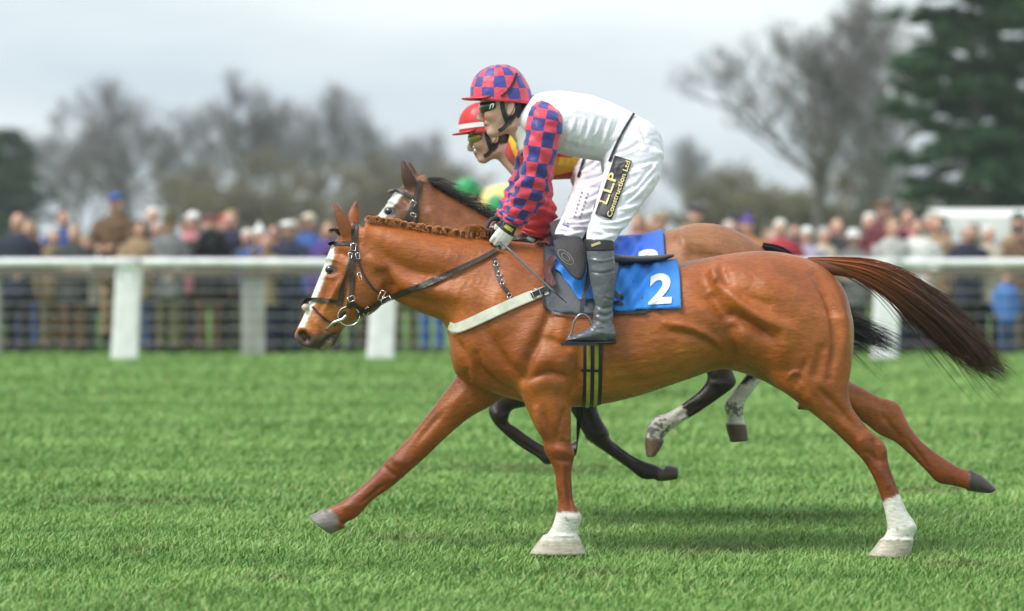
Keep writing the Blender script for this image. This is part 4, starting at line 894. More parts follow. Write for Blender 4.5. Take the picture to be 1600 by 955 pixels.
def jockey(y0, f, fa, O_px, hs, pitch, mats, lab, emb, foot=ident):
    root = empty('person', W(*f(960, 400), y0)); tag(root, lab, 'jockey', 'jockeys riding the racehorses')
    Q = lambda a, b, c, d, w, yc=0, egg=0, sq=1.0: (*f(a, b), *f(c, d), w, yc, egg, sq)
    A = lambda a, b, c, d, w, yc=0: (*fa(a, b), *fa(c, d), w, yc)
    B = lambda a, b, c, d, w, yc=0: (*foot(a, b), *foot(c, d), w, yc)
    O = W(*O_px, y0); Rm = rotm('Y', pitch)
    torso = [Q(822, 160, 806, 196, .07), Q(840, 146, 822, 212, .145), Q(878, 142, 852, 234, .185, 0, .1), Q(930, 150, 897, 246, .178, 0, .05), Q(972, 168, 930, 251, .162), Q(994, 180, 948, 256, .162)]
    pelvis = [Q(978, 172, 938, 250, .155), Q(1004, 184, 940, 264, .17), Q(1027, 202, 946, 280, .182), Q(1037, 228, 958, 294, .17), Q(1034, 256, 975, 304, .11)]
    def leg(s): return [Q(952, 232, 1036, 240, .085, s * .09), Q(944, 266, 1032, 278, .092, s * .14), Q(934, 300, 1010, 311, .086, s * .19), Q(925, 334, 986, 344, .074, s * .245), Q(917, 362, 966, 368, .06, s * .28), Q(915, 380, 958, 382, .054, s * .295)]
    def shin(s): return [B(915, 374, 957, 374, .05, s * .29), B(917, 400, 960, 398, .056, s * .305), B(921, 430, 962, 428, .053, s * .318), B(926, 460, 960, 461, .045, s * .325), B(929, 485, 957, 489, .04, s * .33), B(926, 503, 959, 509, .04, s * .335), B(924, 516, 959, 524, .038, s * .338)]
    def foot_s(s): return [B(961, 510, 961, 533, .026, s * .338), B(950, 506, 950, 535, .036, s * .338), B(932, 507, 930, 535, .04, s * .34), B(912, 516, 910, 534, .042, s * .345), B(897, 523, 896, 534, .038, s * .35), B(886, 528, 885, 534, .024, s * .35)]
    def arm(s, dx=0, dy=0): return [A(842 + dx, 156 + dy, 874 + dx, 168 + dy, .05, s * .10), A(828 + dx, 172 + dy, 880 + dx, 184 + dy, .074, s * .165), A(821 + dx, 200 + dy, 877 + dx, 208 + dy, .072, s * .19), A(818 + dx, 235 + dy, 869 + dx, 242 + dy, .064, s * .2), A(814 + dx, 268 + dy, 860 + dx, 276 + dy, .06, s * .19),
                                      A(804 + dx, 294 + dy, 857 + dx, 304 + dy, .06, s * .17), A(795 + dx, 316 + dy, 842 + dx, 328 + dy, .05, s * .14), A(787 + dx, 334 + dy, 824 + dx, 348 + dy, .04, s * .12), A(784 + dx, 345 + dy, 814 + dx, 357 + dy, .033, s * .11)]
    thin = lambda secs, k: [(((a + c) / 2 + (a - c) / 2 * k), ((b + d) / 2 + (b - d) / 2 * k), ((a + c) / 2 - (a - c) / 2 * k), ((b + d) / 2 - (b - d) / 2 * k), w * k, *r) for a, b, c, d, w, *r in secs]
    # body: one continuous figure inside the clothes
    parts = head_parts(O, hs, Rm, y0) + [(*side_tube(thin(torso, .8), y0), .03), (*side_tube(thin(pelvis, .8), y0), .03)]
    for s in (-1, 1): parts += [(*side_tube(thin(leg(s), .72), y0, 16), .02), (*side_tube(thin(shin(s), .66), y0, 16), .02), (*side_tube(thin(foot_s(s), .62), y0, 16), .02), (*side_tube(thin(arm(s, *((0, 0) if s < 0 else (-10, -8))), .8), y0, 16), .02)]
    hands = {}
    for s in (-1, 1):
        dx, dy = (0, 0) if s < 0 else (-10, -8); wr = W(*fa(799 + dx, 351 + dy), y0 + s * .11); fw = W(*fa(772 + dx, 390 + dy), y0 + s * .085) - wr
        up = np.array([-.75, 0, .55]); up -= fw * (up @ fw) / (fw @ fw); hands[s] = (wr, fw, up, (0, -s, 0))
        parts += [(p[0], p[1], p[2]) for p in finger_hand(*hands[s], .92)]
    v, q = blend(parts, .005, .02, 2)
    T = (v - O) @ Rm / hs; c = np.tile([.76, .46, .38], (len(v), 1)); nz = vnoise(v, 25, 3.0)
    c *= 1 + .12 * nz[:, None]; hd = T[:, 2] > -.13
    lip = np.exp(-(((T[:, 0] + .098) / .014) ** 2 + ((T[:, 2] + .0735) / .009) ** 2 + (T[:, 1] / .028) ** 2)); c = mixc(c, np.array([.42, .13, .11]), np.clip(lip * 1.3, 0, .9) * hd)
    slit = np.exp(-(((T[:, 0] + .1) / .02) ** 2 + ((T[:, 2] + .0735) / .0035) ** 2 + (T[:, 1] / .024) ** 2)); c = mixc(c, np.array([.08, .02, .02]), np.clip(slit, 0, .9) * hd)
    ch = np.exp(-(((T[:, 0] + .07) / .03) ** 2 + ((T[:, 2] + .035) / .025) ** 2)); c = mixc(c, np.array([.6, .24, .18]), ch * .5 * hd)
    jaw = sstep(-.075, -.1, T[:, 2]) * hd; c = mixc(c, np.array([.40, .25, .20]), jaw * .2)
    c = mixc(c, np.array([.05, .035, .03]), ((T[:, 0] > .03) & (T[:, 2] > -.06) & (T[:, 2] < .1) & hd).astype(float))
    me = mesh_from('body', v, q); set_paint(me, c); adopt(link('body', me, M_skin), root); hb_ = bvh_of(v, q)
    # silks
    v, q = blend([(*side_tube(torso, y0, 32), .03)], .006, .03, 3); n = vnormals(v, q); P = PX(v)
    v = v + n * (.0035 * vnoise(v, (6, 6, 9), 5.0, 2))[:, None]
    fl = [([f(x, 186), f(x - 6, 205), f(x - 12 - (x % 5), 214 + (x % 7) * 4)], 2.0 + (x % 3) * .8, (3.5 + x % 4) * (1 if i % 2 else -1)) for i, x in enumerate((889, 899, 903, 915, 919, 927, 935, 939, 949, 955, 966))] + [([f(872, 165), f(920, 172), f(970, 195)], 8, 5), ([f(880, 225), f(920, 236), f(945, 240)], 6, -6)]
    v = strokes(v, q, fl, y0); me = mesh_from('silks_body', v, q); set_paint(me, mats['body_paint'](v, y0, f)); adopt(link('silks_body', me, mats['body']), root)
    if emb:
        adopt(link('collar', mesh_from('collar', *tube3([O + hs * (Rm @ np.array(p)) for p in ((.05, 0, -.085), (.075, 0, -.125), (.1, 0, -.17))], [(.062, .066), (.068, .072), (.08, .085)], n=20, m=3)), mats['collar']), root)
    for s in (-1, 1):
        rg = side_rings(arm(s, *((0, 0) if s < 0 else (-10, -8))), y0, 28, 8); K = len(rg); v, q = rings_to_mesh(rg)
        cen = rg.mean(1); rad = v[:K * 28].reshape(K, 28, 3) - cen[:, None]; g_ = np.arange(K)[:, None] / K
        wr_ = np.array([[mnoise.fractal((i * .33 + 5 * s, j * .35, 0), .6, 2, 3) for j in range(28)] for i in range(K)]); wr_[:, -1] = wr_[:, 0]
        w2 = np.array([[math.sin(i * .9 + 1.6 * math.sin(j * .45 + i * .13)) for j in range(28)] for i in range(K)]) * (.3 + 1.0 * g_)
        rg2 = cen[:, None] + rad * (1 + .10 * wr_ + .085 * w2)[..., None]; v[:K * 28] = rg2.reshape(-1, 3)
        me = mesh_from('sleeve', v, q); uv = np.zeros((len(v), 2)); uv[:K * 28, 1] = np.repeat(np.arange(K) / (K - 1), 28); uv[:K * 28, 0] = np.tile((np.abs(np.arange(28) - 14)) / 14.0, K); uv[-1, 1] = 1
        me.materials.append(mats['sleeve']); set_uv(me, uv); adopt(link('sleeve', me), root)
        # cuff and glove
        v, q = blend([(a, b, c_) for a, b, c_ in finger_hand(*hands[s], 1.08)], .0032, .01, 1)
        wr, fw, up, inn = hands[s]; fw = fw / np.linalg.norm(fw); L = (v - wr) @ fw; lat = (v - wr) @ np.array(inn)
        base = np.tile(mats['glove'][0], (len(v), 1)); base = mixc(base, np.array(mats['glove'][1]), ((L < .042) | (lat > .028)).astype(float)); base = mixc(base, np.array(mats['glove'][2]), ((L > .008) & (L < .026) & (np.abs((v - wr) @ (up / np.linalg.norm(up))) < .022) & (lat < 0)).astype(float))
        me = mesh_from('glove', v, q); set_paint(me, base); adopt(link('glove', me, M_glove), root)
    # breeches
    prt = [(*side_tube(pelvis, y0, 28), .04)] + [(*side_tube(leg(s), y0, 24), .04) for s in (-1, 1)]
    v, q = blend(prt, .0055, .04, 3); n = vnormals(v, q); v = v + n * (.005 * vnoise(v, (7, 7, 12), 2.0, 3) + .0012 * vnoise(v, (30, 30, 60), 9.0, 2))[:, None]
    fl = []
    for i, (x0, yy, x1, y1) in enumerate(((940, 268, 1000, 262), (950, 262, 1024, 250), (1024, 252, 985, 300), (1020, 270, 975, 318), (1000, 312, 960, 322), (992, 330, 950, 345), (985, 345, 940, 352), (925, 352, 960, 362), (930, 340, 965, 338), (958, 240, 996, 226), (1000, 195, 1010, 225), (960, 300, 990, 290), (920, 366, 960, 362))):
        fl.append(([f(x0, yy), f((x0 + x1) / 2, (yy + y1) / 2 + 3), f(x1, y1)], 3.0, -11)); fl.append(([f(x0, yy + 6), f((x0 + x1) / 2, (yy + y1) / 2 + 9), f(x1, y1 + 6)], 3.5, 7))
    v = strokes(v, q, fl, y0); me = mesh_from('breeches', v, q); br = adopt(link('breeches', me, mats['breeches']), root); bb = bvh_of(v, q)
    strap('waistband', bb, [f(991, 177), f(978, 198), f(965, 222), f(952, 252)], 4, M_black, root, y0, off=.003, thick=.003)
    if emb:
        strap('sponsor_patch', bb, [f(974, 247), f(958, 295), f(942.5, 339)], [28.5, 28.5, 28], mat('navy_black_patch', (.02, .02, .026), .5, .2, 20), root, y0, off=.006, thick=.002, mirror=False, rows=7)
        pb = [o for o in root.children if o.name.startswith('sponsor_patch')][0]; pv = np.array([x.co[:] for x in pb.data.vertices]); pq = [list(p.vertices) for p in pb.data.polygons]; pbv = bvh_of(pv, pq)
        gold = mat('gold_lettering', (.72, .58, .25), .45, .1, 20)
        decal('lettering', pbv, 'L.L.P', (948, 320), (18, -47), (-13.5, -4.6), gold, root, .007, .022)
        decal('lettering', pbv, 'Construction Ltd', (955, 340), (30.5, -87), (-7.6, -2.6), gold, root, .006, .02)
    else:
        blue = mat('blue_lettering', (.04, .07, .35), .5); decal('lettering', bb, 'JT', (888, 356), (3.4, -9), (-10, -3), blue, root, .003, .02)
        grey = mat('grey_lettering', (.25, .24, .3), .6)
        for k_, (ox, oy) in enumerate(((897, 340), (906, 342))):
            for j in range(7): strap('print_mark', bb, [(ox + j * 1.9, oy - j * 6.2), (ox + j * 1.9 + 1.1, oy - j * 6.2 - 3.6)], 2.4 if (j + k_) % 3 else 3.2, grey, root, y0, off=.002, thick=.001, mirror=False, step=2)
    # boots
    for s in (-1, 1):
        v, q = blend([(*side_tube(shin(s), y0, 20), .02), (*side_tube(foot_s(s), y0, 20), .02)], .0045, .02, 2); n = vnormals(v, q); P = PX(v); iy = foot(900, 480)[1]
        v = v + n * (.0022 * vnoise(v, (12, 12, 18), 4.0, 3) * (1 + 1.2 * sstep(iy - 30, iy, P[:, 1])))[:, None]
        fl = [([foot(928, 474), foot(940, 482), foot(954, 480)], 2.6, -6), ([foot(934, 492), foot(946, 494), foot(959, 488)], 2.4, -7), ([foot(926, 500), foot(938, 504), foot(950, 512)], 2.6, -5), ([foot(945, 466), foot(958, 470)], 2.4, -4)] + [([foot(920, 405), foot(940, 408), foot(960, 404)], 2, 5), ([foot(922, 425), foot(941, 427), foot(961, 423)], 1.6, -5)]
        v = strokes(v, q, fl, y0); bo = adopt(link('boot', mesh_from('boot', v, q), M_boot), root)
        rg = side_rings([B(963, 531, 963, 537, .026, s * .338), B(950, 532, 950, 538.5, .037, s * .338), B(930, 533, 930, 537, .041, s * .34), B(905, 533, 905, 537, .043, s * .345), B(890, 533, 890, 536.5, .034, s * .35), B(883, 532, 883, 535, .018, s * .35)], y0, 14, 4)
        so = link('sole', mesh_from('sole', *rings_to_mesh(rg)), M_black); so.parent = bo; so.matrix_parent_inverse = Matrix.Identity(4)
        rg = side_rings([B(913, 374, 959, 373, .058, s * .29), B(914, 384, 960, 383, .0605, s * .296), B(916, 392, 961, 391, .06, s * .30)], y0, 24, 4); tp_ = adopt(link('boot_top', mesh_from('boot_top', *rings_to_mesh(rg)), mat('boot_cuff', (.022, .022, .025), .55, .2, 20, .3, 80)), root)
    if emb:
        rv, rf = rings_to_mesh(side_rings([B(913, 374, 959, 373, .058, -.29), B(914, 384, 960, 383, .0605, -.296), B(916, 392, 961, 391, .06, -.30)], y0, 24, 4)); strap('boot_tag', bvh_of(rv, rf), [(924, 384), (938, 379)], 4, mat('tan_tag', (.45, .36, .2), .6), root, y0, off=.003, thick=.001, mirror=False)
    # helmet with silk cap
    T = lambda p: O + hs * (Rm @ (np.array(p, float) + np.array([0, 0, .022]))); rows = []; nu, nvv = 40, 16
    for i in range(nvv + 1):
        th = (i / nvv) * math.pi * .5; row = []
        for j in range(nu):
            ph = 2 * math.pi * j / nu; cx, sy = math.cos(ph), math.sin(ph)
            low = -.008 + (.03 * max(0, -cx)) - .022 * max(0, cx); z = low + (.152 - low) * math.sin(th); r = math.cos(th) ** .8
            pk = 1 + .016 * math.sin(ph * 6 + .7) * math.sin(2 * th) + .010 * math.sin(ph * 11 + th * 7) + .008 * math.sin(ph * 17 - th * 11)
            row.append(T((-.022 + .129 * cx * r * pk, .101 * sy * r * pk, z)))
        rows.append(row)
    rows = np.array(rows); inner = rows * .96 + rows.mean((0, 1)) * .04
    v, q = rings_to_mesh(rows, caps=False); me = mesh_from('helmet', v, q); uv = np.array([[abs(j - nu / 2) / (nu / 2), i / nvv] for i in range(nvv + 1) for j in range(nu)]); me.materials.append(mats['cap']); set_uv(me, uv); he = adopt(link('helmet', me), root)
    hv = bvh_of(v, q)
    v, q = rings_to_mesh(np.array([rows[0] * (1 - k_) + rows[0].mean(0) * k_ + np.array([0, 0, z_]) * hs for k_, z_ in ((.0, 0), (-.012, .003), (-.012, .010), (.0, .013))]), caps=False); rim = link('rim', mesh_from('rim', v, q), mats['trim']); rim.parent = he
    pk = []
    for t in np.linspace(-1, 1, 17):
        a = t * R(72); pk.append([T((-.022 - .120 * math.cos(a), .099 * math.sin(a), .022 + .006 * math.cos(a))), T((-.03 - .158 * math.cos(a) ** .8, .104 * math.sin(a), .026 - .012 * abs(t) + .004)), T((-.03 - .158 * math.cos(a) ** .8, .104 * math.sin(a), .021 - .012 * abs(t) + .004)), T((-.022 - .118 * math.cos(a), .097 * math.sin(a), .016))])
    pe = link('peak', mesh_from('peak', *rings_to_mesh(np.array(pk))), mats['trim']); pe.parent = he
    if 'band' in mats:
        bd = []
        for z0 in (.012, .035):
            th = math.asin(min(1, (z0 + .01) / .16)); bd.append([T((-.022 + .1305 * math.cos(p_) * math.cos(th) ** .8, .1025 * math.sin(p_) * math.cos(th) ** .8, z0 + .018 * max(0, -math.cos(p_)) + .012)) for p_ in np.linspace(0, 2 * math.pi, 40, endpoint=False)])
        bo_ = link('cap_band', mesh_from('cap_band', *rings_to_mesh(np.array(bd), caps=False)), mats['band']); bo_.parent = he
    hp = lambda x, y: (O_px[0] + (x - 793) * hs * (FPX / (D0 + y0)) / 340 / 1.1, O_px[1] + (y - 165) * hs * (FPX / (D0 + y0)) / 340 / 1.1)
    strap('goggle_strap', hv, [hp(808, 114), hp(803, 128), hp(794, 142), hp(783, 151)], 4, M_black, root, y0, off=.003, thick=.003, mirror=True)
    M_har = mat('chin_harness', (.03, .03, .034), .6, .2, 20)
    strap('chin_harness', hb_, [hp(786, 148), hp(785, 166), hp(789, 182), hp(793, 192)], 7, M_har, root, y0, off=.004); strap('chin_harness', hb_, [hp(811, 150), hp(808, 168), hp(801, 182), hp(793, 192)], 9, M_har, root, y0, off=.004); strap('chin_strap', hb_, [hp(795, 188), hp(788, 199), hp(779, 205)], 6, M_har, root, y0, off=.004)
    # goggles
    T = lambda p: O + hs * (Rm @ np.array(p, float))
    gp = []
    for t in np.linspace(-1, 1, 25):
        a = t * R(68); up_ = .026 - .008 * abs(t) ** 3; lo_ = -.028 + .018 * math.exp(-(t / .12) ** 2) + .020 * abs(t) ** 2.5; rx, ry = .112 + .006 * math.cos(a), .086
        o1 = lambda z, e: T((-(rx + e) * math.cos(a) ** .7 + .004, (ry + e * .6) * math.sin(a), z)); gp.append([o1(up_, -.008), o1(up_ - .006, .004), o1((up_ + lo_) / 2, .007), o1(lo_ + .006, .004), o1(lo_, -.008)])
    go = adopt(link('goggles', mesh_from('goggles', *rings_to_mesh(np.array(gp)))  , mat('dark_goggle_lens', mats['lens'], .12, .1, 10, spec=.6, coat=.6) if emb else mat('amber_goggle_lens', mats['lens'], .1, .1, 10, spec=.7, coat=1.0)), root)
    if emb:
        gb = bvh_of(*rings_to_mesh(np.array(gp)))
        for pts in ([(765, 170.5), (767, 163)], [(769.5, 169), (771.6, 161.8)], [(766, 163.5), (771.5, 161.8)]): strap('lens_mark', gb, pts, 1.8, M_num, root, 0, off=.001, thick=.001, mirror=False, step=2)
    return root
sil_w = lambda c: (lambda v, y0, f: np.tile(c, (len(v), 1)))
M_silk = mat('racing_silk', None, .42, .06, 14, .35, 30, sheen=.25, attr='paint', bdist=.01)
near_m = dict(body=M_silk, body_paint=lambda v, y0, f: np.tile([.80, .78, .90], (len(v), 1)), collar=mat('white_collar', (.78, .79, .8), .5, .06, 20), sleeve=checker_mat('pink_navy_checks', (.72, .045, .10), (.035, .035, .24), 4, 11.5), breeches=M_breech,
              glove=([.74, .74, .72], [.025, .025, .03], [.55, .5, .08]), cap=checker_mat('pink_navy_cap', (.72, .055, .11), (.04, .05, .30), 7, 4.2), trim=mat('pink_trim', (.62, .035, .06), .4, .1, 20), lens=(.02, .018, .015))
j1 = jockey(NY, ident, ident, (793, 165), 1.1, -6, near_m, 'jockey in pink and navy checked sleeves and cap, white body, on nearest chestnut', True)
def f_j(x, y):
    t = np.clip((x - 790) / 230, -.3, 1.1); b = np.clip((y - 250) / 120, 0, 1)
    dx = (-18 * (1 - t) + -62 * t) * (1 - b) - 50 * b; dy = (52 * (1 - t) + 14 * t) * (1 - b) + -6 * b
    return (x + dx, y + dy)
def f_arm(x, y):
    t = np.clip((y - 160) / 200, 0, 1); return (x - 8 * (1 - t) + 38 * t - 16 * math.sin(math.pi * t), y + 46 * (1 - t) + 16 * t)
def f_foot(x, y): return (x - 50, y - 8 - (y - 375) * .09)
def far_silk(v, y0, f):
    P = PX(v); c = np.tile([.62, .03, .03], (len(v), 1)); x, y = P[:, 0], P[:, 1]
    c = mixc(c, np.array([.80, .50, .02]), (np.abs((x - 795) - (y - 205) * .38) < 6).astype(float) * (y < 262)); c = mixc(c, np.array([.80, .50, .02]), ((x > 850) & (y > 246 - .0 * x) & (y < 274 - (x - 870) * .25)).astype(float))
    return c
far_m = dict(body=M_silk, body_paint=far_silk, collar=mat('red_collar', (.6, .03, .03), .5), sleeve=mat('red_silk', (.66, .03, .05), .42, .1, 14, .35, 30, sheen=.25), breeches=mat('pale_breeches', (.78, .72, .80), .55, .05, 14, .45, 24, sheen=.2, bdist=.012),
             glove=([.03, .03, .034], [.03, .03, .034], [.5, .5, .5]), cap=mat('red_cap', (.60, .025, .03), .4, .1, 14, .2, 20), band=mat('white_cap_band', (.8, .78, .78), .5), trim=mat('red_trim', (.45, .02, .03), .4), lens=(.28, .23, .03))
j2 = jockey(FY, f_j, f_arm, (768, 211), 1.02, -14, far_m, 'jockey in red and yellow silks with red cap, half hidden behind the checked jockey', False, f_foot)

# whip in the checked jockey's hand
wh = empty('riding_whip', W(790, 390, -.2)); tag(wh, 'thin grey riding whip slanting down from the white glove', 'whip')
yb = -.27
v, f = tube3([W(782, 378, -.15), W(800, 394, -.2), W(840, 432, -.27), W(868, 458, -.315)], [.0065, .006, .005, .0045], n=8, m=4); adopt(link('shaft', mesh_from('shaft', v, f), mat('grey_whip', (.12, .12, .13), .45, .2, 40)), wh)
v, f = tube3([W(866, 456, -.314), W(876, 465, -.325), W(885, 473, -.335)], [(.009, .003), (.010, .003), (.008, .002)], n=8, m=4); adopt(link('flap', mesh_from('flap', v, f), M_black), wh)
# ------------------------------------------------------------------ a third runner, farther out on the course
D3 = (-.27, 12.0 - FY, -.12)
h3 = copy_tree(far); h3.location = Vector(far.location) + Vector(D3); h3['label'] = 'third racehorse, hidden behind the other two, under green and yellow jockey'
def recolor(o, m):
    for s_ in o.material_slots: s_.link = 'OBJECT'; s_.material = m
j3 = copy_tree(j2); j3.location = Vector(j2.location) + Vector(D3); j3['label'] = 'jockey in green cap and yellow silks, farthest of the three, above the bay\'s black mane'
G_ = mat('green_silk', (.02, .30, .10), .45, .1, 14, .3, 30, sheen=.2); Y_ = mat('cream_yellow_silk', (.78, .62, .22), .45, .1, 14, .3, 30, sheen=.2)
for ch in list(j3.children):
    b = ch.name.split('.')[0]
    if b == 'silks_body': recolor(ch, Y_)
    if b in ('sleeve', 'helmet', 'breeches'): recolor(ch, G_)
    if b == 'print_mark' or b == 'lettering': bpy.data.objects.remove(ch)
    elif b == 'helmet':
        for g_ in ch.children: recolor(g_, G_)

# ------------------------------------------------------------------ the crowd
M_cloth = mat('coat_cloth', None, .85, .18, 9, .4, 40, obj_color=True); M_trs = mat('trouser_cloth', None, .88, .15, 9, .3, 40, obj_color=True); M_hat = mat('hat_cloth', None, .8, .12, 20, .3, 60, obj_color=True); M_hr = mat('hair', None, .6, .25, 40, .5, 90, obj_color=True)
M_shoe = mat('dark_shoe', (.03, .025, .022), .5, .2, 20)
ARMS = {0: [(.205, .0, 1.39), (.255, .01, 1.12), (.245, -.05, .86)], 1: [(.205, .0, 1.39), (.27, .03, 1.14), (.17, -.14, 1.0)], 2: [(.205, 0, 1.39), (.25, -.12, 1.18), (.075, -.24, 1.55)], 3: [(.205, 0, 1.39), (.26, -.1, 1.14), (.09, -.33, 1.1)], 4: [(.205, 0, 1.39), (.26, -.02, 1.13), (.02, -.19, 1.16)]}
def person_templates():
    T = {}
    for pose, am in ARMS.items():
        legs = lambda k: [(*tube3([(s * .085, 0, .93), (s * .1, -.01, .5), (s * .105, .01, .08)], np.array([(.088, .088), (.06, .06), (.047, .047)]) * k, n=12, m=4), .03) for s in (-1, 1)]
        arm = lambda k, L=3: [(*tube3([(s * p[0], p[1], p[2]) for p in am[:L]], np.array([.055, .046, .034])[:L] * k, n=10, m=4), .03) for s in (-1, 1)]
        tors = lambda k, z0=.9: [(*tube3([(0, 0, z0), (0, 0, 1.08), (0, .0, 1.28), (0, .01, 1.4), (0, .01, 1.47)], np.array([(.115, .165), (.105, .155), (.12, .185), (.1, .19), (.06, .09)]) * k, n=18, m=4), .04)]
        feet = [(*tube3([(s * .105, .05, .05), (s * .108, -.05, .05), (s * .115, -.16, .03)], [(.045, .04), (.045, .04), (.03, .022)], n=10, m=3, up=(1, 0, 0)), .02) for s in (-1, 1)]
        hands = []
        for s in (-1, 1):
            e, w = np.array(am[1]) * [s, 1, 1], np.array(am[2]) * [s, 1, 1]; d = (w - e) / np.linalg.norm(w - e); hands.append((*tube3([w - d * .02, w + d * .05, w + d * .1], [(.035, .022), (.042, .02), (.02, .015)], n=8, m=3), .02))
            for k in range(4): hands.append((*tube3([w + d * .06 + np.array([0, 0, (k - 1.5) * .018]), w + d * (.13 - .01 * abs(k - 1.2)) + np.array([-s * .01, 0, (k - 1.5) * .019])], [.011, .008], n=6, m=2), .006))
            hands.append((*tube3([w + d * .02 + np.array([0, 0, .03]), w + d * .06 + np.array([-s * .02, -.01, .055])], [.014, .009], n=6, m=2), .008))
        head = [(*ellipsoid((0, .015, 1.635), (.078, .098, .105)), .02), (*tube3([(0, -.02, 1.6), (0, -.05, 1.535)], [(.07, .065), (.035, .04)], n=12, m=3, up=(0, 1, 0)), .03), (*tube3([(0, -.085, 1.635), (0, -.108, 1.6), (0, -.09, 1.59)], [.012, .017, .012], n=8, m=3), .012), (*tube3([(0, .02, 1.56), (0, .02, 1.44)], [.055, .06], n=12, m=2), .03), *[(*ellipsoid((s * .079, .02, 1.615), (.012, .02, .032)), .008) for s in (-1, 1)]]
        v, q = blend(head + tors(.9) + legs(.85) + arm(.85) + feet + hands, .0115, .03, 2)
        c = np.tile([.60, .34, .26], (len(v), 1)); r = lambda x, y, z, a, b: np.exp(-(((v[:, 0] - x) / a) ** 2 + ((v[:, 2] - z) / b) ** 2)) * (v[:, 1] < -.02)
        for s in (-1, 1): c = mixc(c, np.array([.05, .035, .03]), np.clip(r(s * .034, 0, 1.642, .016, .009) * 1.2, 0, .9)); c = mixc(c, np.array([.62, .24, .19]), r(s * .045, 0, 1.595, .025, .02) * .5)
        c = mixc(c, np.array([.40, .11, .1]), np.clip(r(0, 0, 1.555, .025, .007), 0, .8))
        me = mesh_from('body', v, q); set_paint(me, c); me.materials.append(M_skin); smooth_shade(me)
        coat = [(*tube3([(0, 0, .70), (0, 0, .9), (0, 0, 1.08), (0, 0, 1.28), (0, .01, 1.41), (0, .012, 1.5)], [(.165, .21), (.15, .2), (.14, .19), (.15, .21), (.125, .2), (.075, .085)], n=20, m=4), .04)] + [(*tube3([(s * p[0], p[1], p[2]) for p in am], [.075, .064, .052], n=12, m=4), .04) for s in (-1, 1)]
        v, q = blend(coat, .013, .04, 2); n = vnormals(v, q); v = v + n * (.012 * vnoise(v, (7, 7, 11), pose * 1.7 + .4, 2))[:, None]; mc = mesh_from('coat', v, q); mc.materials.append(M_cloth); smooth_shade(mc)
        T[pose] = (me, mc)
    v, q = blend([(*tube3([(s * .07, 0, .95), (s * .095, 0, .7), (s * .1, -.01, .48), (s * .105, .01, .2), (s * .105, .0, .07)], [.1, .1, .08, .075, .078], n=14, m=4), .03) for s in (-1, 1)], .013, .03, 2); v = v + vnormals(v, q) * (.008 * vnoise(v, (9, 9, 14), .7, 2))[:, None]
    mt = mesh_from('trousers', v, q); mt.materials.append(M_trs); smooth_shade(mt); T['trousers'] = mt
    v, f = tube3([(0, .07, .05), (0, -.03, .055), (0, -.12, .042), (0, -.2, .03)], [(.048, .05), (.052, .055), (.05, .042), (.02, .015)], n=12, m=4, up=(1, 0, 0)); ms = mesh_from('shoe', v, f); ms.materials.append(M_shoe); smooth_shade(ms); T['shoe'] = ms
    def hm(nm, parts, m, vox=.008):
        v, q = blend(parts, vox, .015, 2); me = mesh_from(nm, v, q); me.materials.append(m); smooth_shade(me); T[nm] = me
    cap = (*ellipsoid((0, .03, 1.675), (.089, .105, .082)), .02)
    hm('hair', [(*ellipsoid((0, .035, 1.665), (.087, .1, .09)), .02), (*ellipsoid((0, .06, 1.61), (.08, .07, .08)), .03)], M_hr); hm('long_hair', [(*ellipsoid((0, .035, 1.665), (.09, .105, .09)), .02), (*tube3([(0, .06, 1.64), (0, .075, 1.52), (0, .07, 1.42)], [(.06, .098), (.06, .115), (.04, .1)], n=14, m=3), .03)], M_hr)
    hm('flat_cap', [(*ellipsoid((0, .01, 1.705), (.105, .135, .042)), .02), (*ellipsoid((0, -.11, 1.69), (.075, .05, .012)), .012), (*ellipsoid((0, .03, 1.68), (.088, .104, .05)), .02)], M_hat); hm('brimmed_hat', [(*tube3([(0, .015, 1.672), (0, .015, 1.688)], [(.175, .165), (.17, .16)], n=24, m=1), .01), (*tube3([(0, .02, 1.68), (0, .02, 1.74), (0, .02, 1.785)], [(.105, .09), (.1, .085), (.075, .06)], n=20, m=4), .015)], M_hat)
    hm('knitted_hat', [cap, (*ellipsoid((0, .04, 1.775), (.036, .036, .036)), .01), (*tube3([(0, .02, 1.66), (0, .02, 1.695)], [(.108, .093), (.108, .093)], n=20, m=1), .01)], M_hat); hm('peaked_cap', [(*ellipsoid((0, .025, 1.685), (.09, .108, .075)), .02), (*ellipsoid((0, -.13, 1.69), (.07, .075, .01)), .012)], M_hat)
    return T
PT = person_templates()
COL = dict(navy=(.018, .022, .05), black=(.015, .015, .017), khaki=(.24, .19, .10), brown=(.13, .075, .04), tan=(.36, .25, .14), grey=(.17, .175, .18), pale=(.48, .47, .46), blue=(.04, .10, .32), red=(.45, .03, .05), green=(.035, .10, .05), cream=(.58, .52, .40), lavender=(.46, .42, .56), white=(.75, .75, .73), burgundy=(.14, .03, .04), olive=(.12, .11, .055), purple=(.10, .06, .26), orange=(.5, .2, .05), jeans=(.05, .09, .2), teal=(.04, .16, .15), charcoal=(.05, .05, .055), pink=(.55, .22, .25), greyhair=(.42, .41, .4), whitehair=(.68, .67, .64), brownhair=(.07, .04, .025), fairhair=(.33, .22, .1))
CWORD = {'pale': 'pale grey', 'greyhair': 'grey', 'whitehair': 'white', 'brownhair': 'brown', 'fairhair': 'fair'}
used = set()
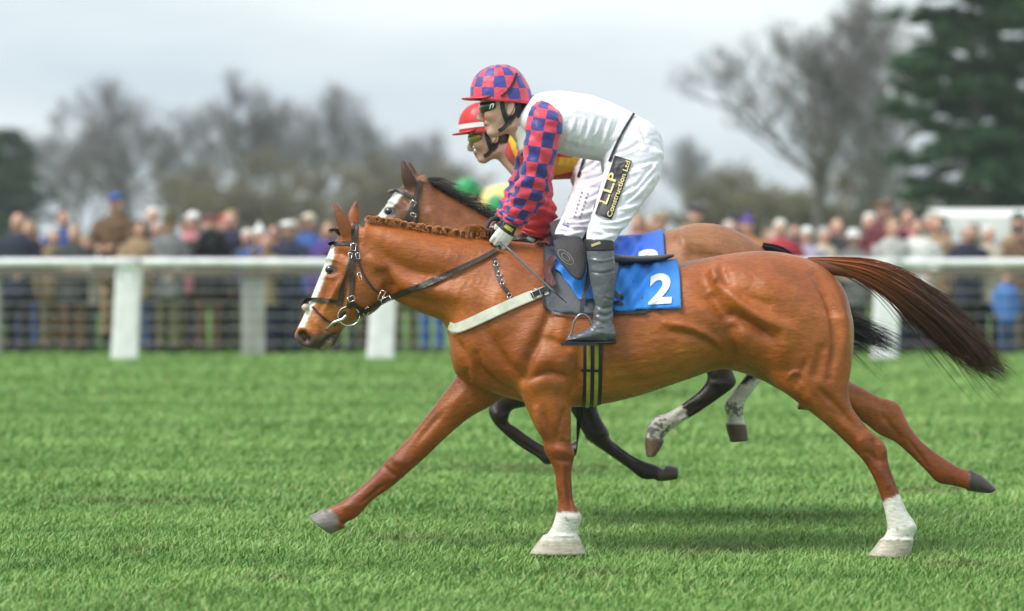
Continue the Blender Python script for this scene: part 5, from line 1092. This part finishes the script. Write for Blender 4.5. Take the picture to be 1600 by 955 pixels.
def spectator(px, row, coat, hat, hcol, trs, pose=0, sc=1.0, dz=0.0, extra=''):
    y = {1: 21.75, 2: 22.55, 3: 23.4}[row] + .12 * math.sin(px * 1.7); x = rail_x(px, y)
    root = empty('person', (x, y, dz)); root.rotation_euler = (0, 0, R(22 * math.sin(px * .37 + row))); root.scale = (sc * (1 + .04 * math.sin(px)), sc, sc)
    def add(nm, me, col=None):
        o = bpy.data.objects.new(nm, me); C.objects.link(o); o.parent = root
        if col is not None: o.color = (*[a * (.9 + .2 * ((px * 13 % 7) / 7)) for a in COL[col]], 1)
        return o
    add('body', PT[pose][0]); add('coat', PT[pose][1], coat); add('trousers', PT['trousers'], trs)
    for s in (-1, 1): add('shoe', PT['shoe']).location = (s * .105, 0, 0)
    if hat != 'bald': add(hat, PT[hat], hcol)
    if hat in ('flat_cap', 'brimmed_hat', 'knitted_hat', 'peaked_cap'): add('hair', PT['hair'], ['brownhair', 'greyhair', 'fairhair'][int(abs(px)) % 3])
    cw, hw = CWORD.get(coat, coat), CWORD.get(hcol, hcol); hd = 'bald head' if hat == 'bald' else f"{hw} {hat.replace('_', ' ')}"
    place = extra or {1: 'at the wire fence', 2: 'in the second row', 3: 'at the back of the crowd'}[row]
    lab = f"spectator in {cw} coat with {hd} {place}"
    if lab in used: lab += ', left part' if px < 640 else ', right part'
    assert lab not in used, lab
    used.add(lab); tag(root, lab, 'person', 'spectators behind the rail'); return root
crowd = [(22, 1, 'navy', 'bald', '', 'black', 1, 1.0), (88, 2, 'khaki', 'hair', 'greyhair', 'brown', 0, .98), (118, 1, 'charcoal', 'hair', 'fairhair', 'brown', 4, .96), (60, 3, 'grey', 'flat_cap', 'pale', 'black', 0, 1.0), (150, 3, 'pale', 'hair', 'whitehair', 'grey', 0, .99), (181, 2, 'brown', 'peaked_cap', 'blue', 'teal', 3, 1.06, .12), (212, 1, 'tan', 'long_hair', 'brownhair', 'jeans', 3, .95), (246, 2, 'cream', 'hair', 'greyhair', 'charcoal', 0, .96), (272, 1, 'grey', 'brimmed_hat', 'olive', 'olive', 1, 1.03), (306, 2, 'pink', 'peaked_cap', 'white', 'navy', 4, 1.0),
         (334, 1, 'black', 'flat_cap', 'burgundy', 'brown', 2, 1.0), (365, 2, 'navy', 'hair', 'fairhair', 'black', 0, 1.01), (398, 1, 'blue', 'knitted_hat', 'white', 'navy', 1, 1.0), (425, 3, 'tan', 'hair', 'brownhair', 'black', 0, 1.03), (450, 1, 'navy', 'flat_cap', 'white', 'navy', 3, .99), (485, 2, 'blue', 'peaked_cap', 'cream', 'charcoal', 0, 1.0), (515, 3, 'grey', 'knitted_hat', 'pink', 'black', 0, 1.0), (535, 1, 'black', 'hair', 'brownhair', 'charcoal', 0, .97), (585, 2, 'olive', 'flat_cap', 'grey', 'brown', 0, 1.0), (628, 1, 'green', 'flat_cap', 'olive', 'olive', 1, .99), (676, 1, 'blue', 'hair', 'brownhair', 'blue', 0, .97),
         (1005, 1, 'pink', 'long_hair', 'fairhair', 'jeans', 3, .98), (1040, 2, 'olive', 'flat_cap', 'tan', 'brown', 0, 1.0), (1090, 1, 'green', 'flat_cap', 'black', 'charcoal', 1, 1.04), (1132, 2, 'brown', 'hair', 'greyhair', 'black', 0, .98), (1172, 1, 'orange', 'knitted_hat', 'purple', 'navy', 4, .98), (1216, 1, 'red', 'long_hair', 'whitehair', 'black', 1, .97), (1262, 1, 'lavender', 'peaked_cap', 'white', 'jeans', 0, .97), (1240, 3, 'navy', 'hair', 'brownhair', 'black', 0, 1.02), (1306, 2, 'charcoal', 'bald', '', 'black', 0, 1.02), (1328, 1, 'grey', 'brimmed_hat', 'white', 'charcoal', 3, .94), (1384, 2, 'burgundy', 'flat_cap', 'brown', 'black', 4, 1.07, .05), (1398, 1, 'pale', 'hair', 'fairhair', 'navy', 0, .97),
         (1432, 1, 'white', 'hair', 'brownhair', 'navy', 1, .95), (1448, 3, 'teal', 'hair', 'greyhair', 'black', 0, 1.0), (1470, 2, 'tan', 'hair', 'fairhair', 'brown', 0, 1.0), (1505, 1, 'navy', 'hair', 'greyhair', 'black', 3, .97), (1545, 1, 'cream', 'hair', 'whitehair', 'navy', 4, .95), (1582, 1, 'brown', 'flat_cap', 'charcoal', 'charcoal', 0, .97), (1618, 2, 'black', 'hair', 'brownhair', 'black', 0, 1.0), (-20, 2, 'green', 'flat_cap', 'brown', 'brown', 0, 1.0), (48, 2, 'burgundy', 'hair', 'fairhair', 'black', 0, .93), (105, 3, 'blue', 'hair', 'brownhair', 'black', 0, 1.04), (136, 2, 'white', 'long_hair', 'fairhair', 'grey', 4, .92), (232, 3, 'charcoal', 'hair', 'whitehair', 'black', 0, 1.05), (290, 3, 'cream', 'flat_cap', 'grey', 'black', 0, 1.06), (352, 3, 'pale', 'peaked_cap', 'red', 'black', 0, 1.03), (380, 2, 'charcoal', 'hair', 'whitehair', 'navy', 0, .95), (418, 1, 'khaki', 'bald', '', 'navy', 2, .93), (468, 3, 'olive', 'bald', '', 'black', 0, 1.04), (505, 2, 'purple', 'long_hair', 'fairhair', 'black', 0, .93), (1150, 3, 'grey', 'peaked_cap', 'navy', 'black', 0, 1.04), (1196, 2, 'tan', 'long_hair', 'fairhair', 'black', 0, .94), (1284, 2, 'cream', 'hair', 'greyhair', 'black', 0, .95), (1355, 3, 'khaki', 'hair', 'whitehair', 'black', 0, 1.05), (1415, 3, 'pink', 'hair', 'brownhair', 'black', 0, 1.06), (1486, 3, 'orange', 'knitted_hat', 'grey', 'black', 0, .99), (1526, 2, 'olive', 'hair', 'brownhair', 'black', 4, 1.0), (1598, 3, 'tan', 'peaked_cap', 'green', 'black', 0, 1.04), (1064, 3, 'lavender', 'hair', 'brownhair', 'black', 0, .99), (1018, 3, 'red', 'hair', 'greyhair', 'black', 0, 1.0)]
gr_ = np.random.default_rng(5)
for c_ in crowd:
    c_ = list(c_)
    if c_[1] > 1: c_[5] = ['grey', 'brown', 'khaki', 'jeans', 'olive', 'tan'][int(gr_.integers(6))]
    c_[0] += gr_.uniform(-9, 9); c_[7] *= gr_.uniform(.93, 1.06); spectator(*c_)
kid = spectator(1566, 1, 'blue', 'hair', 'fairhair', 'jeans', 0, .60, 0.0, 'small child low at the fence'); kid.location.y = 21.35; kid['label'] = 'small child in bright blue jacket low at the fence on the right'
for ch in kid.children:
    if ch.name.startswith('coat'): ch.color = (.08, .22, .6, 1)
# a camera held up by the spectator in black
cmr = empty('camera', (rail_x(334, 21.75), 21.4, 1.56)); tag(cmr, 'black camera held to the face by the spectator in black', 'camera')
MB().box((0, .02, 0), (.14, .07, .09)).box((0, .02, .058), (.05, .055, .03), taper=.7).build('camera_body', M_black, cmr); mb = MB(); mb.tube([(0, -.01, 0), (0, -.08, 0), (0, -.15, 0)], [.036, .038, .042], n=16); mb.build('lens', M_black, cmr, True)
# white programme in a hand
pg = MB(); pg.box((0, 0, 0), (.30, .012, .045), rotm('Y', 6)).box((.0, -.008, .004), (.29, .003, .04), rotm('Y', 6)); o = pg.build('race_programme', mat('white_paper', (.8, .8, .78), .7, .05, 10)); o.location = (rail_x(125, 21.4), 21.33, 1.13); tag(o, 'folded white race programme held low by spectator in charcoal coat', 'programme')
# white awning beyond the crowd
aw = empty('awning', (rail_x(1545, 26), 26, 0)); tag(aw, 'white flat awning on posts behind the crowd at the right', 'awning')
M_can = mat('white_canvas', (.82, .82, .82), .7, .05, 5, .2, 20)
v = np.array([(-.75, -.9, 1.80), (1.3, -.9, 1.80), (1.3, .9, 1.92), (-.75, .9, 1.92), (-.75, -.9, 1.77), (1.3, -.9, 1.77), (1.3, .9, 1.89), (-.75, .9, 1.89)]); link('canopy', mesh_from('canopy', v, [[0, 1, 2, 3], [7, 6, 5, 4], [0, 4, 5, 1], [1, 5, 6, 2], [2, 6, 7, 3], [3, 7, 4, 0]]), M_can, aw, False)
n_ = 24; v = []; 
for i in range(n_ + 1):
    x = -.75 + 2.05 * i / n_; dy_ = .012 * math.sin(i * 1.3); v += [(x, -.905 + dy_ * .2, 1.775), (x, -.905 + dy_, 1.50 + .012 * math.sin(i * .9))]
f = [[2 * i, 2 * i + 1, 2 * i + 3, 2 * i + 2] for i in range(n_)]; k_ = len(v); v2 = [(a, b + .004, c_) for a, b, c_ in v]; link('valance', mesh_from('valance', v + v2, f + [[a + k_ for a in q[::-1]] for q in f]), M_can, aw)
for x, y in ((-.7, -.85), (1.25, -.85), (-.7, .85), (1.25, .85)): mb = MB(); mb.tube([(x, y, 0), (x, y, 1.8 if y < 0 else 1.9)], .025, n=10); mb.build('pole', M_white_pl, aw, True)

# ------------------------------------------------------------------ trees
M_bark = mat('grey_bark', (.15, .13, .12), .9, .3, 8, .6, 20); M_twig = mat('winter_twigs', (.165, .15, .15), .9, .25, 5); M_twig_o = mat('olive_twigs', (.19, .165, .09), .9, .3, 3)
def segs_mesh(name, P0, P1, R0, R1, n=4):
    P0, P1, R0, R1 = map(np.asarray, (P0, P1, R0, R1)); d = P1 - P0; d /= np.linalg.norm(d, axis=1)[:, None] + 1e-9
    a = np.cross(d, np.array([.31, .77, .2])); a /= np.linalg.norm(a, axis=1)[:, None] + 1e-9; b = np.cross(d, a); vs = []
    for k in range(n): t = 2 * math.pi * k / n; o = math.cos(t) * a + math.sin(t) * b; vs.append(P0 + o * R0[:, None])
    for k in range(n): t = 2 * math.pi * k / n; o = math.cos(t) * a + math.sin(t) * b; vs.append(P1 + o * R1[:, None])
    v = np.stack(vs, 1).reshape(-1, 3); i = np.arange(len(P0)) * 2 * n
    f = np.concatenate([np.stack([i + k, i + (k + 1) % n, i + n + (k + 1) % n, i + n + k], 1) for k in range(n)]); return mesh_from(name, v, f)
def grow(h, seed, spread=.55, levels=6, kids=(3, 4), trunk=.28, first=.3, up=.12, thin=.62, droop=0.0):
    g = np.random.default_rng(seed); out = [[], []]
    def branch(p, d, L, r, lv):
        n = 4 if lv < 2 else 3; q = p; dd = d
        pts = [p]
        for i in range(n):
            dd = dd + g.normal(0, .13 + .03 * lv, 3); dd[2] += up * (lv > 0) - droop * (lv > 3); dd /= np.linalg.norm(dd); q2 = q + dd * L / n; r0, r1 = r * (1 - .45 * i / n), r * (1 - .45 * (i + 1) / n)
            out[0 if lv < 2 else 1].append((q, q2, r0, r1)); q = q2; pts.append(q)
        if lv >= levels: return
        m = g.integers(kids[0], kids[1] + 1) + (lv == 0) * 2
        for i in range(m):
            t = first + (1 - first) * (i + g.random() * .7) / m if lv == 0 else .3 + .7 * (i + g.random()) / m; t = min(t, .999) * n; s = pts[int(t)] * (1 - t % 1) + pts[int(t) + 1] * (t % 1)
            az = g.random() * 6.283; o = np.array([math.cos(az), math.sin(az), .12]); k = spread * g.uniform(.7, 1.35); nd = dd * (1 - k) + o * k; nd /= np.linalg.norm(nd); branch(s, nd, L * g.uniform(.52, .74), max(r * thin * g.uniform(.75, 1), .004), lv + 1)
        branch(q, dd, L * .6, r * .55, lv + 1)
    branch(np.zeros(3), np.array([.03, 0, 1.0]), h * .42, trunk, 0); return out
def tree_meshes(nm, *a, twig=.014, **k):
    o = grow(*a, **k); ms = []
    for i, (s, n) in enumerate(zip(o, (7, 3))):
        P0, P1, R0, R1 = [np.array([x[j] for x in s]) for j in range(4)]
        if i: R0, R1 = np.maximum(R0, twig), np.maximum(R1, twig * .8)
        ms.append(segs_mesh(nm[i], P0, P1, R0, R1, n))
    ms[0].materials.append(M_bark); return ms
TM = [tree_meshes(('trunk', 'crown'), 12.0, sd, levels=6, kids=(3, 3), trunk=.24, twig=.009) for sd in (1, 5, 9)]
for m_ in TM: m_[1].materials.append(M_twig)
BM = [tree_meshes(('trunk', 'crown'), 5.0, sd, levels=5, kids=(3, 4), trunk=.10, spread=.75, first=.08, twig=.018) for sd in (31, 35)]
for m_ in BM: m_[1].materials.append(M_twig_o)
def put_tree(nm, ms, px, d, h, h0, lab, grp, rz=0, wx=1.0):
    y = d - D0; r = empty(nm, ((px - 800) * d / FPX, y, -.05), rz); s = h / h0; r.scale = (s * wx, s * wx, s)
    for n_, m_ in zip(('trunk', 'crown'), ms): link(n_, m_, None, r, True)
    tag(r, lab, 'tree', grp); return r
def hh(py, d): return CAMZ + (HY - py) * d / FPX
for i, (px, top, d, k, lab) in enumerate(((25, 205, 150, 0, 'low grey bare tree at the far left behind the crowd'), (115, 185, 160, 1, 'bare tree second from the left, lower than its right neighbour'), (205, 122, 150, 2, 'tall round bare tree above the spectator in blue cap'), (300, 165, 170, 0, 'thin bare tree in the gap between two round crowns'), (395, 118, 150, 1, 'tallest bare tree at left centre above the crowd'), (505, 130, 155, 2, 'bare tree right of the tallest left hand tree'), (590, 178, 165, 0, 'bare tree sloping down towards the horses\' ears'), (690, 225, 190, 1, 'low distant bare tree behind the jockeys\' arms'), (1065, 218, 190, 2, 'low distant bare tree just right of the white breeches'))):
    put_tree('bare_tree', TM[k], px, d, hh(top - 12, d), 11.6, lab, 'bare winter trees behind the crowd', i * 1.3, 1.25)
put_tree('bare_tree', TM[1], 1275, 82, hh(-40, 82), 11.6, 'large bare tree at the right beside the dark pine', 'bare winter trees behind the crowd', .6, 1.15)
put_tree('bare_tree', TM[2], 1385, 95, hh(-30, 95), 11.6, 'tall slender bare tree half hidden behind the dark pine', 'bare winter trees behind the crowd', 2.1, .85)
for i, (px, top, d, lab) in enumerate(((330, 262, 120, 'olive brown bush low behind the left crowd'), (440, 240, 125, 'broad olive bush right of centre in the left hedge line'), (540, 250, 118, 'olive bush just left of the horses\' ears'), (625, 258, 125, 'olive bush behind the bay horse\'s ears'), (700, 262, 122, 'olive bush behind the bay\'s black mane'), (1110, 268, 120, 'olive bush behind the bay\'s rump'), (1190, 262, 118, 'olive bush left of the large bare tree trunk'), (1270, 255, 112, 'brown olive bush under the large bare tree'), (1350, 262, 108, 'olive bush at the foot of the dark pine'))):
    put_tree('hedge_bush', BM[i % 2], px, d, hh(top, d), 4.3, lab, 'bushes of the hedge behind the crowd', i * 2.2, 1.7)

def pine(px, d, h, lab, seed, wide=1.0):
    g = np.random.default_rng(seed); y = d - D0; r = empty('pine_tree', ((px - 800) * d / FPX, y, -.05)); P = [[], [], [], []]; L = []
    tp = [np.array([.12 * math.sin(z * .5), .1 * math.cos(z * .4), z]) for z in np.linspace(0, h, 12)]
    for i in range(11): P[0].append(tp[i]); P[1].append(tp[i + 1]); P[2].append(.26 * (1 - i / 12)); P[3].append(.26 * (1 - (i + 1) / 12))
    for i in range(46):
        z = h * (.20 + .78 * (i / 46)); b = np.array([0, 0, z]); az = i * 2.4 + g.normal(0, .3); ln = wide * (1.1 + 2.3 * (1 - abs(i / 46 - .45)) ** 1.5) * g.uniform(.6, 1.15) * (1 - .5 * (i / 46) ** 2); e = b + np.array([math.cos(az) * ln, math.sin(az) * ln, g.uniform(-.35, .45)]); m_ = (b + e) / 2 + np.array([0, 0, .12])
        for p, q, ra, rb in ((b, m_, .07, .045), (m_, e, .045, .015)): P[0].append(p); P[1].append(q); P[2].append(ra); P[3].append(rb)
        for k in range(int(13 + 9 * ln)):
            t = g.uniform(.3, 1.05); L.append(b * (1 - t) + e * t + g.normal(0, [.28, .28, .12]))
    link('trunk', segs_mesh('trunk', np.array(P[0]), np.array(P[1]), np.array(P[2]), np.array(P[3]), 7), M_bark, r)
    L = np.array(L); n = len(L); K = 52; dirs = g.normal(0, 1, (n, K, 3)); dirs[..., 2] = np.abs(dirs[..., 2]) * .6 + .1 * g.normal(0, 1, (n, K)); dirs /= np.linalg.norm(dirs, axis=2)[..., None]; ln = g.uniform(.18, .42, (n, K, 1)); b = L[:, None] + dirs * .03; e = L[:, None] + dirs * ln
    sd = np.cross(dirs, g.normal(0, 1, (n, K, 3))); sd /= np.linalg.norm(sd, axis=2)[..., None]; sd *= .022
    v = np.stack([b - sd, b + sd, e], 2).reshape(-1, 3); f = np.arange(n * K * 3).reshape(-1, 3); me = mesh_from('crown', v, f); cl = np.repeat(g.uniform(.6, 1.4, n), K * 3)[:, None]; set_paint(me, np.array([.04, .095, .036]) * cl); link('crown', me, mat('pine_needles', None, .6, .2, 3, attr='paint', spec=.3), r, False)
    tag(r, lab, 'tree', 'dark pines at the edges'); return r
pine(1520, 66, 9.2, 'large dark green pine at the right edge', 3, 1.0); pine(1610, 74, 10.5, 'dark pine cut off by the right edge of the picture', 4, 1.0)
pine(-5, 120, hh(198, 120), 'dark evergreen at the left edge behind the crowd', 6, .9)

# ------------------------------------------------------------------ thin winter haze
def haze():
    mb = MB(); mb.box((0, 740, 9.0), (2000, 1700, 20.0)); o = mb.build('haze'); m = bpy.data.materials.new('haze'); m.use_nodes = True; nt = m.node_tree; nt.nodes.clear()
    out = nt.nodes.new('ShaderNodeOutputMaterial'); p = nt.nodes.new('ShaderNodeVolumePrincipled'); p.inputs['Color'].default_value = (.86, .92, .97, 1); p.inputs['Density'].default_value = .0008; p.inputs['Anisotropy'].default_value = .2
    nt.links.new(p.outputs[0], out.inputs['Volume']); o.data.materials.append(m); tag(o, kind='stuff')
haze()
